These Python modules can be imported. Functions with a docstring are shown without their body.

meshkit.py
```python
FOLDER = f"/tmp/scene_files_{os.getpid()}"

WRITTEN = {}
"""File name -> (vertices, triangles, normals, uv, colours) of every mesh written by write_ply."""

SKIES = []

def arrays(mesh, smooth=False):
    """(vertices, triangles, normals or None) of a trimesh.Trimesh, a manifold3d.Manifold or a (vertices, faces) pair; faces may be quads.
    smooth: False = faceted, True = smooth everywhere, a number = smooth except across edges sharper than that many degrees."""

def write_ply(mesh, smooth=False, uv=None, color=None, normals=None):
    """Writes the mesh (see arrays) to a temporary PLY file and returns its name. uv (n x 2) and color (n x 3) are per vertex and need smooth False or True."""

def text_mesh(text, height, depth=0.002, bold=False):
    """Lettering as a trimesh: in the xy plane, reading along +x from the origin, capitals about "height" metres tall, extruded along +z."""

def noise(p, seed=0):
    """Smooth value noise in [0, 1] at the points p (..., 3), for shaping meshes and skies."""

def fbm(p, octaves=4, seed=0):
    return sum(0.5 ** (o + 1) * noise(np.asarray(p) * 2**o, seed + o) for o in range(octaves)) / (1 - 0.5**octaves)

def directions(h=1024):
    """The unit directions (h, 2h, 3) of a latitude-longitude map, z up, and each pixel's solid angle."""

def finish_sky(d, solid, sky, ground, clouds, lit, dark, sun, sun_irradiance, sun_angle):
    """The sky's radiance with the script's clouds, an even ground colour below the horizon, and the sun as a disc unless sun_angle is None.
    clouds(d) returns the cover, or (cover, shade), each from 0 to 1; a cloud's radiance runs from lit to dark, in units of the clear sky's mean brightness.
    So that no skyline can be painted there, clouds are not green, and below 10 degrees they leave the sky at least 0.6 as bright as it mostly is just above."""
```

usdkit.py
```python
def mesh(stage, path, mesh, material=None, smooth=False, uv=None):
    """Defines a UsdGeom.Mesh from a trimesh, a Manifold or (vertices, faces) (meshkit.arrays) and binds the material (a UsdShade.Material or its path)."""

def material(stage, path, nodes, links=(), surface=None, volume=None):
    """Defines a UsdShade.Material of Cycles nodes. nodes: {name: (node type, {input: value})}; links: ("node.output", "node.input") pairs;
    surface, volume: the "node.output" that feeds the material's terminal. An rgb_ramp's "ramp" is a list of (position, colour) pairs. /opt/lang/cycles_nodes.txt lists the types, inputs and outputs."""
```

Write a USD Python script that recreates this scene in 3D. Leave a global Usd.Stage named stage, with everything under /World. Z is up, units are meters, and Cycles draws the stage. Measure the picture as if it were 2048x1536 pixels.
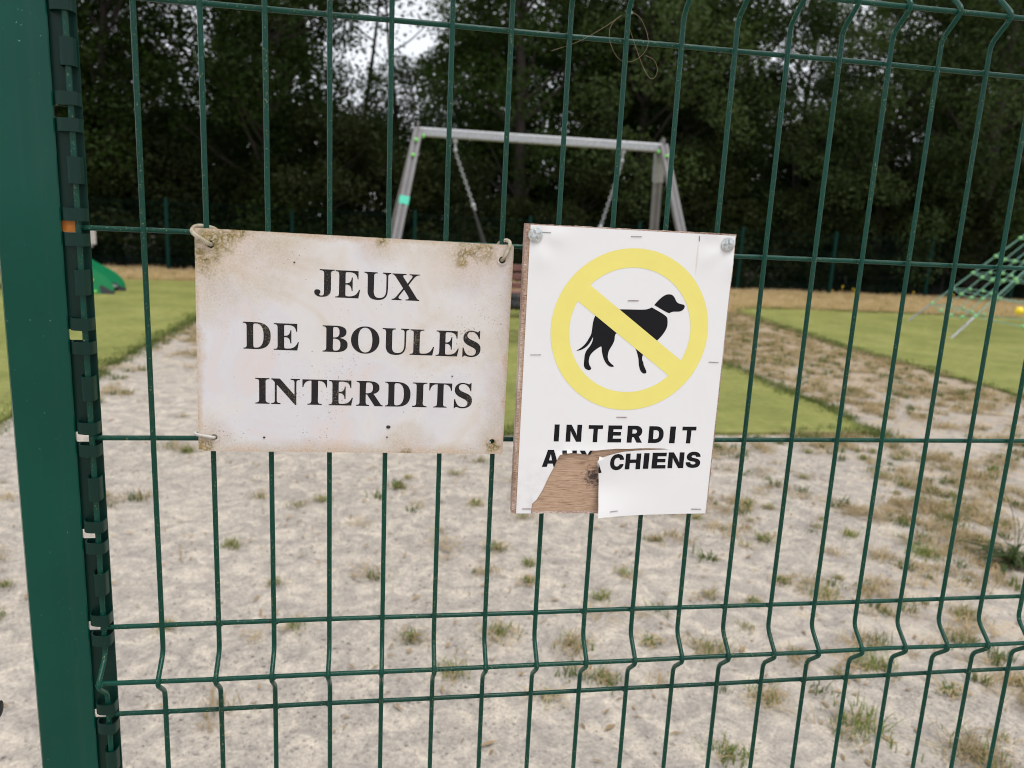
import math, json, random, numpy as np, trimesh, shapely, usdkit, meshkit
import manifold3d as m3
from shapely.geometry import Polygon, LineString, Point, box as sbox
from shapely import affinity
from scipy.spatial.transform import Rotation as Rot
from pxr import Usd, UsdGeom, UsdLux, UsdShade, Gf, Sdf, Vt

stage = Usd.Stage.CreateInMemory()
UsdGeom.SetStageUpAxis(stage, UsdGeom.Tokens.z)
UsdGeom.SetStageMetersPerUnit(stage, 1.0)
UsdGeom.Xform.Define(stage, '/World')
UsdGeom.Scope.Define(stage, '/World/Looks')

# ---------------------------------------------------------------- camera, sky, sun, exposure
EXPOSURE = 0.80
SKY_STRENGTH = 0.10
SUN_INTENSITY = 0.38
SUN_DIR = np.array([0.2, -0.32, 0.92]); SUN_DIR /= np.linalg.norm(SUN_DIR)    # towards the sun
CLOUD = (6.6, 6.75, 7.0)                                                     # overcast cloud brightness, before the strength

CAM = np.array([0.2762, -0.7737, 1.42])
CAM_AXES = np.array([[0.9865337, -0.1562898, 0.0482150], [0.0148492, -0.2079849, -0.9780193], [0.1628824, 0.9655650, -0.2028633]])  # right, down, forward
cam = UsdGeom.Camera.Define(stage, '/World/camera')
m = Gf.Matrix4d(1.0)
for r, ax in enumerate((CAM_AXES[0], -CAM_AXES[1], -CAM_AXES[2])):
    m.SetRow(r, Gf.Vec4d(*map(float, ax), 0))
m.SetRow(3, Gf.Vec4d(*map(float, CAM), 1))
cam.AddTransformOp().Set(m)
cam.CreateHorizontalApertureAttr(36.0); cam.CreateVerticalApertureAttr(27.0)
cam.CreateFocalLengthAttr(27.326)
cam.CreateFStopAttr(7.4); cam.CreateFocusDistanceAttr(0.79)
cam.CreateExposureAttr(EXPOSURE)
cam.CreateClippingRangeAttr(Gf.Vec2f(0.02, 2000))

def mat(name, nodes, links=(), surface='p.BSDF', **k):
    links = [(a.replace('.result', '.value') if nodes[a.split('.')[0]][0] == 'math' else a, b) for a, b in links]
    return usdkit.material(stage, '/World/Looks/' + name, nodes, links, surface=surface, **k)

sky_mat = mat('sky_look', {
    'sky': ('sky_texture', {'sky_type': 'single_scattering', 'sun_disc': False, 'sun_elevation': float(math.asin(SUN_DIR[2])), 'sun_rotation': float(math.atan2(SUN_DIR[0], SUN_DIR[1]))}),
    'tc': ('texture_coordinate', {}),
    'n': ('noise_texture', {'scale': 2.2, 'detail': 5.0, 'roughness': 0.55}),
    'r': ('rgb_ramp', {'ramp': [(0.3, tuple(.86 * c for c in CLOUD)), (0.7, tuple(1.12 * c for c in CLOUD))]}),
    'mx': ('mix_color', {'blend_type': 'mix', 'fac': 0.9}),
    'bg': ('background_shader', {'strength': SKY_STRENGTH})},
    [('tc.generated', 'n.vector'), ('n.fac', 'r.fac'), ('sky.color', 'mx.a'), ('r.color', 'mx.b'), ('mx.result', 'bg.color')], surface='bg.background')
dome = UsdLux.DomeLight.Define(stage, '/World/sky')
UsdShade.MaterialBindingAPI.Apply(dome.GetPrim()).Bind(sky_mat)
dome.GetPrim().SetCustomDataByKey('kind', 'structure')
sun = UsdLux.DistantLight.Define(stage, '/World/sun')
sun.CreateIntensityAttr(SUN_INTENSITY); sun.CreateAngleAttr(24.0); sun.CreateNormalizeAttr(True)
sun.CreateColorAttr(Gf.Vec3f(1.0, 0.965, 0.91))
q, _ = Rot.align_vectors([SUN_DIR], [[0, 0, 1]])
mm = np.eye(4); mm[:3, :3] = q.as_matrix().T
sun.AddTransformOp().Set(Gf.Matrix4d(*mm.ravel().tolist()))

# ---------------------------------------------------------------- helpers
_count = {}
def numbered(parent, name):
    k = (parent, name); n = _count.get(k, 0); _count[k] = n + 1
    return f'{parent}/{name}' if n == 0 else f'{parent}/{name}_{n:03d}'
def tag(p, label=None, cat=None, group=None, kind=None):
    p = p.GetPrim() if hasattr(p, 'GetPrim') else p
    for k, v in (('label', label), ('category', cat), ('group', group), ('kind', kind)):
        if v: p.SetCustomDataByKey(k, v)
    return p
def thing(name, label, cat, loc=(0, 0, 0), rotz=0.0, group=None, matrix=None, kind=None, scale=None):
    x = UsdGeom.Xform.Define(stage, numbered('/World', name))
    if matrix is not None: x.AddTransformOp().Set(matrix)
    else:
        x.AddTranslateOp().Set(Gf.Vec3d(*map(float, loc)))
        if rotz: x.AddRotateZOp().Set(float(math.degrees(rotz)))
        if scale is not None: x.AddScaleOp().Set(Gf.Vec3f(*np.broadcast_to(scale, 3).astype(float).tolist()))
    return tag(x, label, cat, group, kind)
def obj(name, mesh, material, parent=None, smooth=False):
    path = numbered(str(parent.GetPath()) if parent is not None else '/World', name)
    return usdkit.mesh(stage, path, mesh, material, smooth=smooth).GetPrim()
def join(ms):
    V, F, n = [], [], 0
    for v, f in ms:
        v = np.asarray(v, float); f = np.asarray(f, int)
        if f.shape[1] == 4: f = np.vstack([f[:, [0, 1, 2]], f[:, [0, 2, 3]]])
        V.append(v); F.append(f + n); n += len(v)
    return np.vstack(V), np.vstack(F)
def vf(tm): return np.array(tm.vertices), np.array(tm.faces)
def bx(c, s, rot=None):
    v, f = vf(trimesh.creation.box(s))
    if rot is not None: v = v @ np.asarray(rot).T
    return v + np.asarray(c, float), f
def bevel_box(c, s, b=0.004, rot=None):
    s = np.asarray(s, float); b = min(b, s.min() * .45)
    P = [np.array([sx * (s[0] / 2 - b * (k != 0)), sy * (s[1] / 2 - b * (k != 1)), sz * (s[2] / 2 - b * (k != 2))]) for sx in (-1, 1) for sy in (-1, 1) for sz in (-1, 1) for k in range(3)]
    h = m3.Manifold.hull_points(np.array(P)); me = h.to_mesh(); v, f = np.array(me.vert_properties[:, :3], float), np.array(me.tri_verts)
    if rot is not None: v = v @ np.asarray(rot).T
    return v + np.asarray(c, float), f
def tube(path, r, sides=8, caps=True):
    p = np.asarray(path, float); r = np.broadcast_to(np.asarray(r, float), (len(p),))
    t = np.gradient(p, axis=0); t /= np.linalg.norm(t, axis=1, keepdims=True) + 1e-12
    a = np.zeros_like(p)
    ref = np.array([0, 0, 1.0]) if abs(t[0, 2]) < .9 else np.array([1.0, 0, 0])
    a0 = np.cross(t[0], ref); a0 /= np.linalg.norm(a0)
    for i in range(len(p)):
        a0 = a0 - t[i] * a0.dot(t[i]); a0 /= np.linalg.norm(a0) + 1e-12; a[i] = a0
    b = np.cross(t, a); ang = np.arange(sides) * 2 * np.pi / sides
    v = (p[:, None] + r[:, None, None] * (np.cos(ang)[None, :, None] * a[:, None] + np.sin(ang)[None, :, None] * b[:, None])).reshape(-1, 3)
    i, j = np.meshgrid(np.arange(len(p) - 1), np.arange(sides), indexing='ij')
    qd = np.stack([i * sides + j, i * sides + (j + 1) % sides, (i + 1) * sides + (j + 1) % sides, (i + 1) * sides + j], -1).reshape(-1, 4)
    f = np.vstack([qd[:, [0, 1, 2]], qd[:, [0, 2, 3]]])
    if caps:
        n = len(v); v = np.vstack([v, p[:1], p[-1:]]); k = np.arange(sides); e = (len(p) - 1) * sides
        f = np.vstack([f, np.stack([(k + 1) % sides, k, np.full(sides, n)], 1), np.stack([e + k, e + (k + 1) % sides, np.full(sides, n + 1)], 1)])
    return v, f
def smooth_path(p, it=3):
    p = np.asarray(p, float)
    for _ in range(it):
        a = .75 * p[:-1] + .25 * p[1:]; b = .25 * p[:-1] + .75 * p[1:]
        p = np.vstack([p[:1], np.stack([a, b], 1).reshape(-1, 3), p[-1:]])
    return p
def ball(c, r, sub=1):
    v, f = vf(trimesh.creation.icosphere(subdivisions=sub)); return v * r + np.asarray(c, float), f
def bar(p0, p1, w, d, side, b=0.004):
    """A bevelled rectangular bar from p0 to p1, w wide along the direction side, d deep."""
    p0, p1 = np.asarray(p0, float), np.asarray(p1, float); z = p1 - p0; L = np.linalg.norm(z); z /= L
    x = np.asarray(side, float); x = x - z * x.dot(z); x /= np.linalg.norm(x); y = np.cross(z, x)
    return bevel_box((p0 + p1) / 2, (w, d, L), b, np.stack([x, y, z], 1))
def extrude(poly, h):
    if hasattr(poly, 'geoms'): return join([extrude(g, h) for g in poly.geoms if g.geom_type == 'Polygon'])
    return vf(trimesh.creation.extrude_polygon(poly, h, engine='earcut'))
def extrude_y(poly, y0, y1):
    """A polygon in (x, z), given depth from y0 to y1."""
    v, f = extrude(poly, abs(y1 - y0)); return np.stack([v[:, 0], max(y0, y1) - v[:, 2], v[:, 1]], 1), f
def tri(poly):
    V, F, n = [], [], 0
    for g in getattr(poly, 'geoms', [poly]):
        if g.geom_type != 'Polygon' or g.area < 1e-14: continue
        v, f = trimesh.creation.triangulate_polygon(g, engine='earcut'); V.append(v); F.append(f + n); n += len(v)
    return (np.vstack(V), np.vstack(F)) if V else (np.zeros((0, 2)), np.zeros((0, 3), int))
def gridtri(poly, cell):
    """The polygon cut along a grid so that it can be bent."""
    x0, y0, x1, y1 = poly.bounds; parts = []
    shapely.prepare(poly)
    for a in np.arange(math.floor(x0 / cell), math.ceil(x1 / cell)):
        for b in np.arange(math.floor(y0 / cell), math.ceil(y1 / cell)):
            c = sbox(a * cell, b * cell, (a + 1) * cell, (b + 1) * cell)
            if poly.contains(c): parts.append(c)
            elif poly.intersects(c):
                g = poly.intersection(c); parts += [h for h in getattr(g, 'geoms', [g]) if h.geom_type == 'Polygon' and h.area > 1e-13]
    V, F, n = [], [], 0
    for g in parts:
        v, f = trimesh.creation.triangulate_polygon(g, engine='earcut'); V.append(v); F.append(f + n); n += len(v)
    V, F = np.vstack(V), np.vstack(F)
    key, inv = np.unique(np.round(V, 7), axis=0, return_inverse=True)
    return key, inv.reshape(-1)[F]

# ---------------------------------------------------------------- materials
def painted(name, col, rough=.34, speck=(.16, .20, .13), amount=.66, scale=900, scratch=.0):
    N = {'g': ('geometry', {}),
         'n': ('noise_texture', {'scale': float(scale), 'detail': 3.0, 'roughness': .6}),
         'n2': ('noise_texture', {'scale': 14.0, 'detail': 3.0}),
         'th': ('math', {'math_type': 'multiply_add', 'value2': .16, 'value3': 0.0}),
         'ad': ('math', {'math_type': 'add'}),
         'r': ('rgb_ramp', {'ramp': [(amount, (0, 0, 0)), (amount + .05, (1, 1, 1))]}),
         'n3': ('noise_texture', {'scale': 5.0, 'detail': 2.0}),
         'c': ('rgb_ramp', {'ramp': [(.3, tuple(c * .85 for c in col)), (.7, tuple(c * 1.18 for c in col))]}),
         'mx': ('mix_color', {'blend_type': 'mix', 'b': speck}),
         'rr': ('rgb_ramp', {'ramp': [(.35, (rough - .06,) * 3), (.7, (rough + .14,) * 3)]}),
         'p': ('principled_bsdf', {'specular_ior_level': .24})}
    L = [('g.position', 'n.vector'), ('g.position', 'n2.vector'), ('g.position', 'n3.vector'), ('n2.fac', 'th.value1'), ('n.fac', 'ad.value1'), ('th.result', 'ad.value2'), ('ad.result', 'r.fac'),
         ('n3.fac', 'c.fac'), ('c.color', 'mx.a'), ('r.color', 'mx.fac'), ('mx.result', 'p.base_color'), ('n2.fac', 'rr.fac'), ('rr.color', 'p.roughness')]
    if scratch:
        N['sm'] = ('mapping', {'scale': (330.0, 330.0, 17.0), 'rotation': (.12, .1, 0)}); N['sn'] = ('noise_texture', {'scale': 1.0, 'detail': 2.0, 'distortion': 1.2}); N['sg'] = ('noise_texture', {'scale': 9.0, 'detail': 2.0}); N['sa'] = ('math', {'math_type': 'multiply_add', 'value2': .35})
        N['sr'] = ('map_range', {'from_min': .985, 'from_max': 1.03, 'to_min': 0.0, 'to_max': scratch, 'clamp': True}); N['sx'] = ('math', {'math_type': 'maximum'})
        L = [l for l in L if l[1] != 'mx.fac'] + [('g.position', 'sm.vector'), ('sm.vector', 'sn.vector'), ('g.position', 'sg.vector'), ('sg.fac', 'sa.value1'), ('sn.fac', 'sa.value3'), ('sa.result', 'sr.value'), ('sr.result', 'sx.value1'), ('r.color', 'sx.value2'), ('sx.result', 'mx.fac')]
    return mat(name, N, L)
def plain(name, col, rough=.5, metallic=0.0, var=.15, scale=30.0, bump=0.0, bscale=200.0):
    N = {'g': ('texture_coordinate', {}), 'n': ('noise_texture', {'scale': scale, 'detail': 4.0, 'roughness': .6}),
         'c': ('rgb_ramp', {'ramp': [(.3, tuple(max(0, c * (1 - var)) for c in col)), (.7, tuple(c * (1 + var) for c in col))]}),
         'p': ('principled_bsdf', {'roughness': rough, 'metallic': metallic})}
    L = [('g.object', 'n.vector'), ('n.fac', 'c.fac'), ('c.color', 'p.base_color')]
    if bump:
        N['bn'] = ('noise_texture', {'scale': bscale, 'detail': 3.0}); N['b'] = ('bump', {'strength': bump, 'distance': .002})
        L += [('g.object', 'bn.vector'), ('bn.fac', 'b.height'), ('b.normal', 'p.normal')]
    return mat(name, N, L)

GREEN = (.0007, .039, .0255)
M_wire = painted('green_wire_paint', GREEN, rough=.33, amount=.715, scale=700, speck=(.20, .20, .095))
M_post = painted('green_post_paint', (.0004, .047, .0315), rough=.17, amount=.79, scale=260, speck=(.12, .24, .2), scratch=.55)
M_plate = painted('green_plate_paint', (.0004, .018, .0125), rough=.4, amount=.80, scale=500)
M_far = mat('far_green_paint', {'p': ('principled_bsdf', {'base_color': (.0015, .024, .018), 'roughness': .6, 'specular_ior_level': .12})})
M_orange = plain('orange_plastic', (.62, .2, .022), .5)
M_black = plain('black_plastic', (.012, .011, .012), .38)
M_galv = plain('galvanised_steel', (.34, .35, .365), .45, .6, .22, 40.0, .1, 60.0)
M_alu = plain('grey_leg_metal', (.19, .18, .185), .55, .3, .12, 8.0)
M_aludark = plain('dark_leg_groove', (.13, .125, .13), .55, .3)
M_lime = plain('lime_plastic', (.16, .50, .10), .4)
M_teal = plain('teal_tape', (.06, .48, .34), .5)
M_rope_black = plain('black_rope', (.02, .02, .021), .8, 0, .3, 200.0)
M_rope_green = plain('green_rope', (.17, .34, .275), .75, 0, .25, 200.0)
M_ballgreen = plain('green_joint_plastic', (.20, .46, .17), .42)
M_yellow = plain('yellow_plastic', (.8, .58, .02), .4)
M_slide = plain('green_panel_plastic', (.004, .20, .075), .36, 0, .1)
M_rubber = plain('dark_rubber', (.035, .037, .042), .7)
M_greyboard = plain('pale_grey_board', (.42, .39, .37), .7, 0, .12, 30.0)
M_slat = plain('red_brown_slat', (.15, .062, .05), .6, 0, .2, 12.0)
M_steelgrey = plain('bench_steel', (.08, .08, .085), .5, .5)
M_screw = plain('zinc_screw', (.50, .52, .52), .36, .9, .28, 300.0, .25, 500.0)
M_staple = plain('rusty_staple', (.16, .10, .085), .5, .4, .5, 400.0)
M_staple2 = plain('steel_staple', (.2, .2, .21), .4, .7, .3, 400.0)
M_cord = mat('braided_cord', {'g': ('texture_coordinate', {}), 'w': ('wave_texture', {'wave_type': 'bands', 'bands_direction': 'diagonal', 'scale': 520.0, 'distortion': 1.0}),
    'n': ('noise_texture', {'scale': 150.0, 'detail': 3.0}), 'c': ('rgb_ramp', {'ramp': [(.2, (.36, .31, .22)), (.6, (.62, .57, .47))]}), 'd': ('rgb_ramp', {'ramp': [(.3, (.62, .55, .4)), (.6, (1, 1, 1))]}), 'mu': ('mix_color', {'blend_type': 'multiply', 'fac': 1.0}),
    'b': ('bump', {'strength': .7, 'distance': .0008}), 'p': ('principled_bsdf', {'roughness': .8})},
    [('g.object', 'w.vector'), ('g.object', 'n.vector'), ('w.fac', 'c.fac'), ('n.fac', 'd.fac'), ('c.color', 'mu.a'), ('d.color', 'mu.b'), ('mu.result', 'p.base_color'), ('w.fac', 'b.height'), ('b.normal', 'p.normal')])
M_strap = plain('grey_strap', (.42, .40, .37), .6)
M_tendril = plain('dry_stem', (.22, .17, .10), .8)

# the old sign: white plastic, algae and rust stains that gather along its edges and in its upper corners
W2, H2 = .149, .1065
def math_n(t, **k): return ('math', {'math_type': t, **k})
seeds = [((-.147, 0, .080), 1.0), ((-.120, 0, .1065), .8), ((-.135, 0, .098), 1.2), ((.120, 0, .1040), 1.15), ((.106, 0, .0985), 1.3), ((.101, 0, .088), 2.0), ((-.1455, 0, -.101), 1.9), ((.141, 0, -.0985), 2.2), ((.05, 0, -.108), 1.9), ((.02, 0, .106), 2.4)]
ND = {'tc': ('texture_coordinate', {}), 'x': ('separate_xyz', {}),
    'wn': ('noise_texture', {'scale': 34.0, 'detail': 5.0, 'roughness': .68}), 'wn2': ('noise_texture', {'scale': 120.0, 'detail': 4.0, 'roughness': .7}),
    'cn': math_n('multiply_add', value2=.060, value3=-.030), 'cd': math_n('add'), 'cn2': math_n('multiply_add', value2=.016, value3=-.008), 'cd2': math_n('add'),
    'moss': ('map_range', {'from_min': .003, 'from_max': .020, 'to_min': 1.0, 'to_max': 0.0, 'clamp': True}),
    'halo': ('map_range', {'from_min': .004, 'from_max': .072, 'to_min': .95, 'to_max': 0.0, 'clamp': True}),
    'ax': math_n('absolute'), 'az': math_n('absolute'), 'ex': math_n('subtract', value1=W2), 'ez': math_n('subtract', value1=H2), 'e': math_n('minimum'), 'ew': math_n('multiply_add', value2=-.026, value3=.0135), 'e2': math_n('add'),
    'edge': ('map_range', {'from_min': .0, 'from_max': .0075, 'to_min': 1.0, 'to_max': 0.0, 'clamp': True}),
    'bz': math_n('add', value2=H2), 'bz2': math_n('add'), 'bot': ('map_range', {'from_min': .0, 'from_max': .015, 'to_min': .95, 'to_max': 0.0, 'clamp': True}),
    'rx': math_n('subtract', value1=W2), 'rx2': math_n('add'), 'rgt': ('map_range', {'from_min': .0, 'from_max': .034, 'to_min': .55, 'to_max': 0.0, 'clamp': True}), 'h1': math_n('maximum'), 'h2': math_n('maximum'), 'h3': math_n('maximum'),
    'v': ('voronoi_texture', {'feature': 'distance_to_edge', 'scale': 210.0}), 'vd': ('noise_texture', {'scale': 80.0, 'detail': 3.0}), 'vm': ('mix_vector', {'fac': .02}),
    'vr': ('map_range', {'from_min': .02, 'from_max': .30, 'to_min': 1.0, 'to_max': .12, 'clamp': True}), 'mm': math_n('multiply'),
    'mosc': ('rgb_ramp', {'ramp': [(.38, (.10, .075, .014)), (.5, (.19, .145, .032)), (.62, (.33, .22, .11))]}),
    'haloc': ('rgb_ramp', {'ramp': [(.4, (.36, .265, .13)), (.6, (.46, .32, .21))]}),
    'fine': ('noise_texture', {'scale': 520.0, 'detail': 4.0, 'roughness': .75}), 'fr': ('map_range', {'from_min': .36, 'from_max': .62, 'to_min': .4, 'to_max': 1.0, 'clamp': True}), 'hf': math_n('multiply'),
    'bn': ('noise_texture', {'scale': 8.0, 'detail': 6.0, 'roughness': .62, 'distortion': .9}),
    'base': ('rgb_ramp', {'ramp': [(.30, (.52, .44, .37)), (.40, (.575, .53, .495)), (.48, (.60, .575, .57)), (.56, (.575, .56, .585)), (.66, (.62, .595, .60))]}),
    'vd2': ('noise_texture', {'scale': 480.0, 'detail': 2.0}), 'vdn': ('noise_texture', {'scale': 15.0, 'detail': 4.0, 'roughness': .65}), 'dsum': math_n('multiply_add', value2=.5), 'dots': ('map_range', {'from_min': .945, 'from_max': .99, 'to_min': 0.0, 'to_max': .6, 'clamp': True}),
    'pk': ('map_range', {'from_min': .54, 'from_max': .66, 'to_min': 0.0, 'to_max': .38, 'clamp': True}), 'mixp': ('mix_color', {'blend_type': 'mix', 'b': (.56, .42, .36)}),
    'mix0': ('mix_color', {'blend_type': 'mix'}), 'mix1': ('mix_color', {'blend_type': 'mix'}), 'mix2': ('mix_color', {'blend_type': 'mix', 'b': (.10, .07, .05)}),
    'p': ('principled_bsdf', {'roughness': .45, 'specular_ior_level': .35}), 'b': ('bump', {'strength': .3, 'distance': .0006})}
LK = [('tc.object', 'x.vector'), ('tc.object', 'wn.vector'), ('tc.object', 'wn2.vector')]
prev = None
for k, (c, w) in enumerate(seeds):
    ND[f'd{k}'] = ('vector_math', {'math_type': 'distance', 'vector2': c}); ND[f'w{k}'] = math_n('multiply', value2=w); LK += [('tc.object', f'd{k}.vector1'), (f'd{k}.value', f'w{k}.value1')]
    if prev:
        ND[f'q{k}'] = math_n('minimum'); LK += [(prev, f'q{k}.value1'), (f'w{k}.result', f'q{k}.value2')]; prev = f'q{k}.result'
    else: prev = 'w0.result'
LK += [('wn.fac', 'cn.value1'), (prev, 'cd.value1'), ('cn.result', 'cd.value2'), ('wn2.fac', 'cn2.value1'), ('cd.result', 'cd2.value1'), ('cn2.result', 'cd2.value2'), ('cd2.result', 'moss.value'), ('cd2.result', 'halo.value'),
    ('x.x', 'ax.value1'), ('x.z', 'az.value1'), ('ax.result', 'ex.value2'), ('az.result', 'ez.value2'), ('ex.result', 'e.value1'), ('ez.result', 'e.value2'), ('wn.fac', 'ew.value1'), ('e.result', 'e2.value1'), ('ew.result', 'e2.value2'), ('e2.result', 'edge.value'),
    ('x.z', 'bz.value1'), ('bz.result', 'bz2.value1'), ('ew.result', 'bz2.value2'), ('bz2.result', 'bot.value'), ('x.x', 'rx.value2'), ('rx.result', 'rx2.value1'), ('cn.result', 'rx2.value2'), ('rx2.result', 'rgt.value'),
    ('edge.result', 'h1.value1'), ('halo.result', 'h1.value2'), ('h1.result', 'h2.value1'), ('bot.result', 'h2.value2'), ('h2.result', 'h3.value1'), ('rgt.result', 'h3.value2'),
    ('tc.object', 'vm.a'), ('tc.object', 'vd.vector'), ('vd.color', 'vm.b'), ('vm.result', 'v.vector'), ('v.distance', 'vr.value'), ('vr.result', 'mm.value1'), ('moss.result', 'mm.value2'), ('wn2.fac', 'mosc.fac'), ('wn.fac', 'haloc.fac'),
    ('tc.object', 'fine.vector'), ('fine.fac', 'fr.value'), ('h3.result', 'hf.value1'), ('fr.result', 'hf.value2'), ('tc.object', 'bn.vector'), ('bn.fac', 'base.fac'), ('bn.fac', 'pk.value'), ('pk.result', 'mixp.fac'), ('base.color', 'mixp.a'),
    ('tc.object', 'vd2.vector'), ('tc.object', 'vdn.vector'), ('vdn.fac', 'dsum.value1'), ('vd2.fac', 'dsum.value3'), ('dsum.result', 'dots.value'),
    ('mixp.result', 'mix0.a'), ('haloc.color', 'mix0.b'), ('hf.result', 'mix0.fac'), ('mix0.result', 'mix1.a'), ('mosc.color', 'mix1.b'), ('mm.result', 'mix1.fac'), ('mix1.result', 'mix2.a'), ('dots.result', 'mix2.fac'), ('mix2.result', 'p.base_color'), ('wn2.fac', 'b.height'), ('b.normal', 'p.normal')]
M_old = mat('stained_white_plastic', ND, LK)
M_inkA = mat('worn_black_print', {'tc': ('texture_coordinate', {}), 'n': ('noise_texture', {'scale': 700.0, 'detail': 3.0, 'roughness': .7}), 'n2': ('noise_texture', {'scale': 30.0, 'detail': 2.0}), 's': math_n('multiply_add', value2=.5),
    'r': ('rgb_ramp', {'ramp': [(.86, (.014, .012, .013)), (.97, (.16, .13, .09))]}), 'p': ('principled_bsdf', {'roughness': .55, 'specular_ior_level': .2})},
    [('tc.object', 'n.vector'), ('tc.object', 'n2.vector'), ('n2.fac', 's.value1'), ('n.fac', 's.value3'), ('s.result', 'r.fac'), ('r.color', 'p.base_color')])
M_paper = mat('white_paper', {'tc': ('texture_coordinate', {}), 'n': ('noise_texture', {'scale': 900.0, 'detail': 2.0}), 'n2': ('noise_texture', {'scale': 60.0, 'detail': 5.0, 'roughness': .7}),
    'mp': ('mapping', {'location': (.088, 0, .088), 'scale': (1.0, 1.0, .55)}), 'd': ('vector_math', {'math_type': 'length'}), 'pm': ('map_range', {'from_min': .0, 'from_max': .045, 'to_min': .6, 'to_max': 0.0, 'clamp': True}),
    'sm': ('map_range', {'from_min': .45, 'from_max': .75, 'to_min': 0.0, 'to_max': 1.0, 'clamp': True}), 'mu': math_n('multiply'),
    'sp': ('map_range', {'from_min': .79, 'from_max': .83, 'to_min': 0.0, 'to_max': .6, 'clamp': True}),
    'm2': ('mapping', {'location': (-.0675 / .0011, 0, -.124 / .019), 'scale': (1 / .0011, 1.0, 1 / .019)}), 'd2': ('vector_math', {'math_type': 'length'}), 'dr': ('map_range', {'from_min': .5, 'from_max': 1.1, 'to_min': .45, 'to_max': 0.0, 'clamp': True}), 'c3': ('mix_color', {'blend_type': 'mix', 'a': (.70, .69, .70), 'b': (.50, .42, .30)}), 'c': ('mix_color', {'blend_type': 'mix', 'b': (.30, .27, .26)}), 'c2': ('mix_color', {'blend_type': 'mix', 'b': (.12, .1, .09)}), 'p': ('principled_bsdf', {'roughness': .42, 'specular_ior_level': .35})},
    [('tc.object', 'n.vector'), ('tc.object', 'n2.vector'), ('tc.object', 'mp.vector'), ('mp.vector', 'd.vector1'), ('d.value', 'pm.value'), ('n2.fac', 'sm.value'), ('pm.result', 'mu.value1'), ('sm.result', 'mu.value2'), ('mu.result', 'c.fac'), ('tc.object', 'm2.vector'), ('m2.vector', 'd2.vector1'), ('d2.value', 'dr.value'), ('dr.result', 'c3.fac'), ('c3.result', 'c.a'), ('n.fac', 'sp.value'), ('c.result', 'c2.a'), ('sp.result', 'c2.fac'), ('c2.result', 'p.base_color')])
M_yel = plain('yellow_print', (.735, .65, .17), .42, 0, .02, 40.0)
M_inkB = mat('black_print', {'p': ('principled_bsdf', {'base_color': (.006, .006, .008), 'roughness': .55, 'specular_ior_level': .16})})
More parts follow.
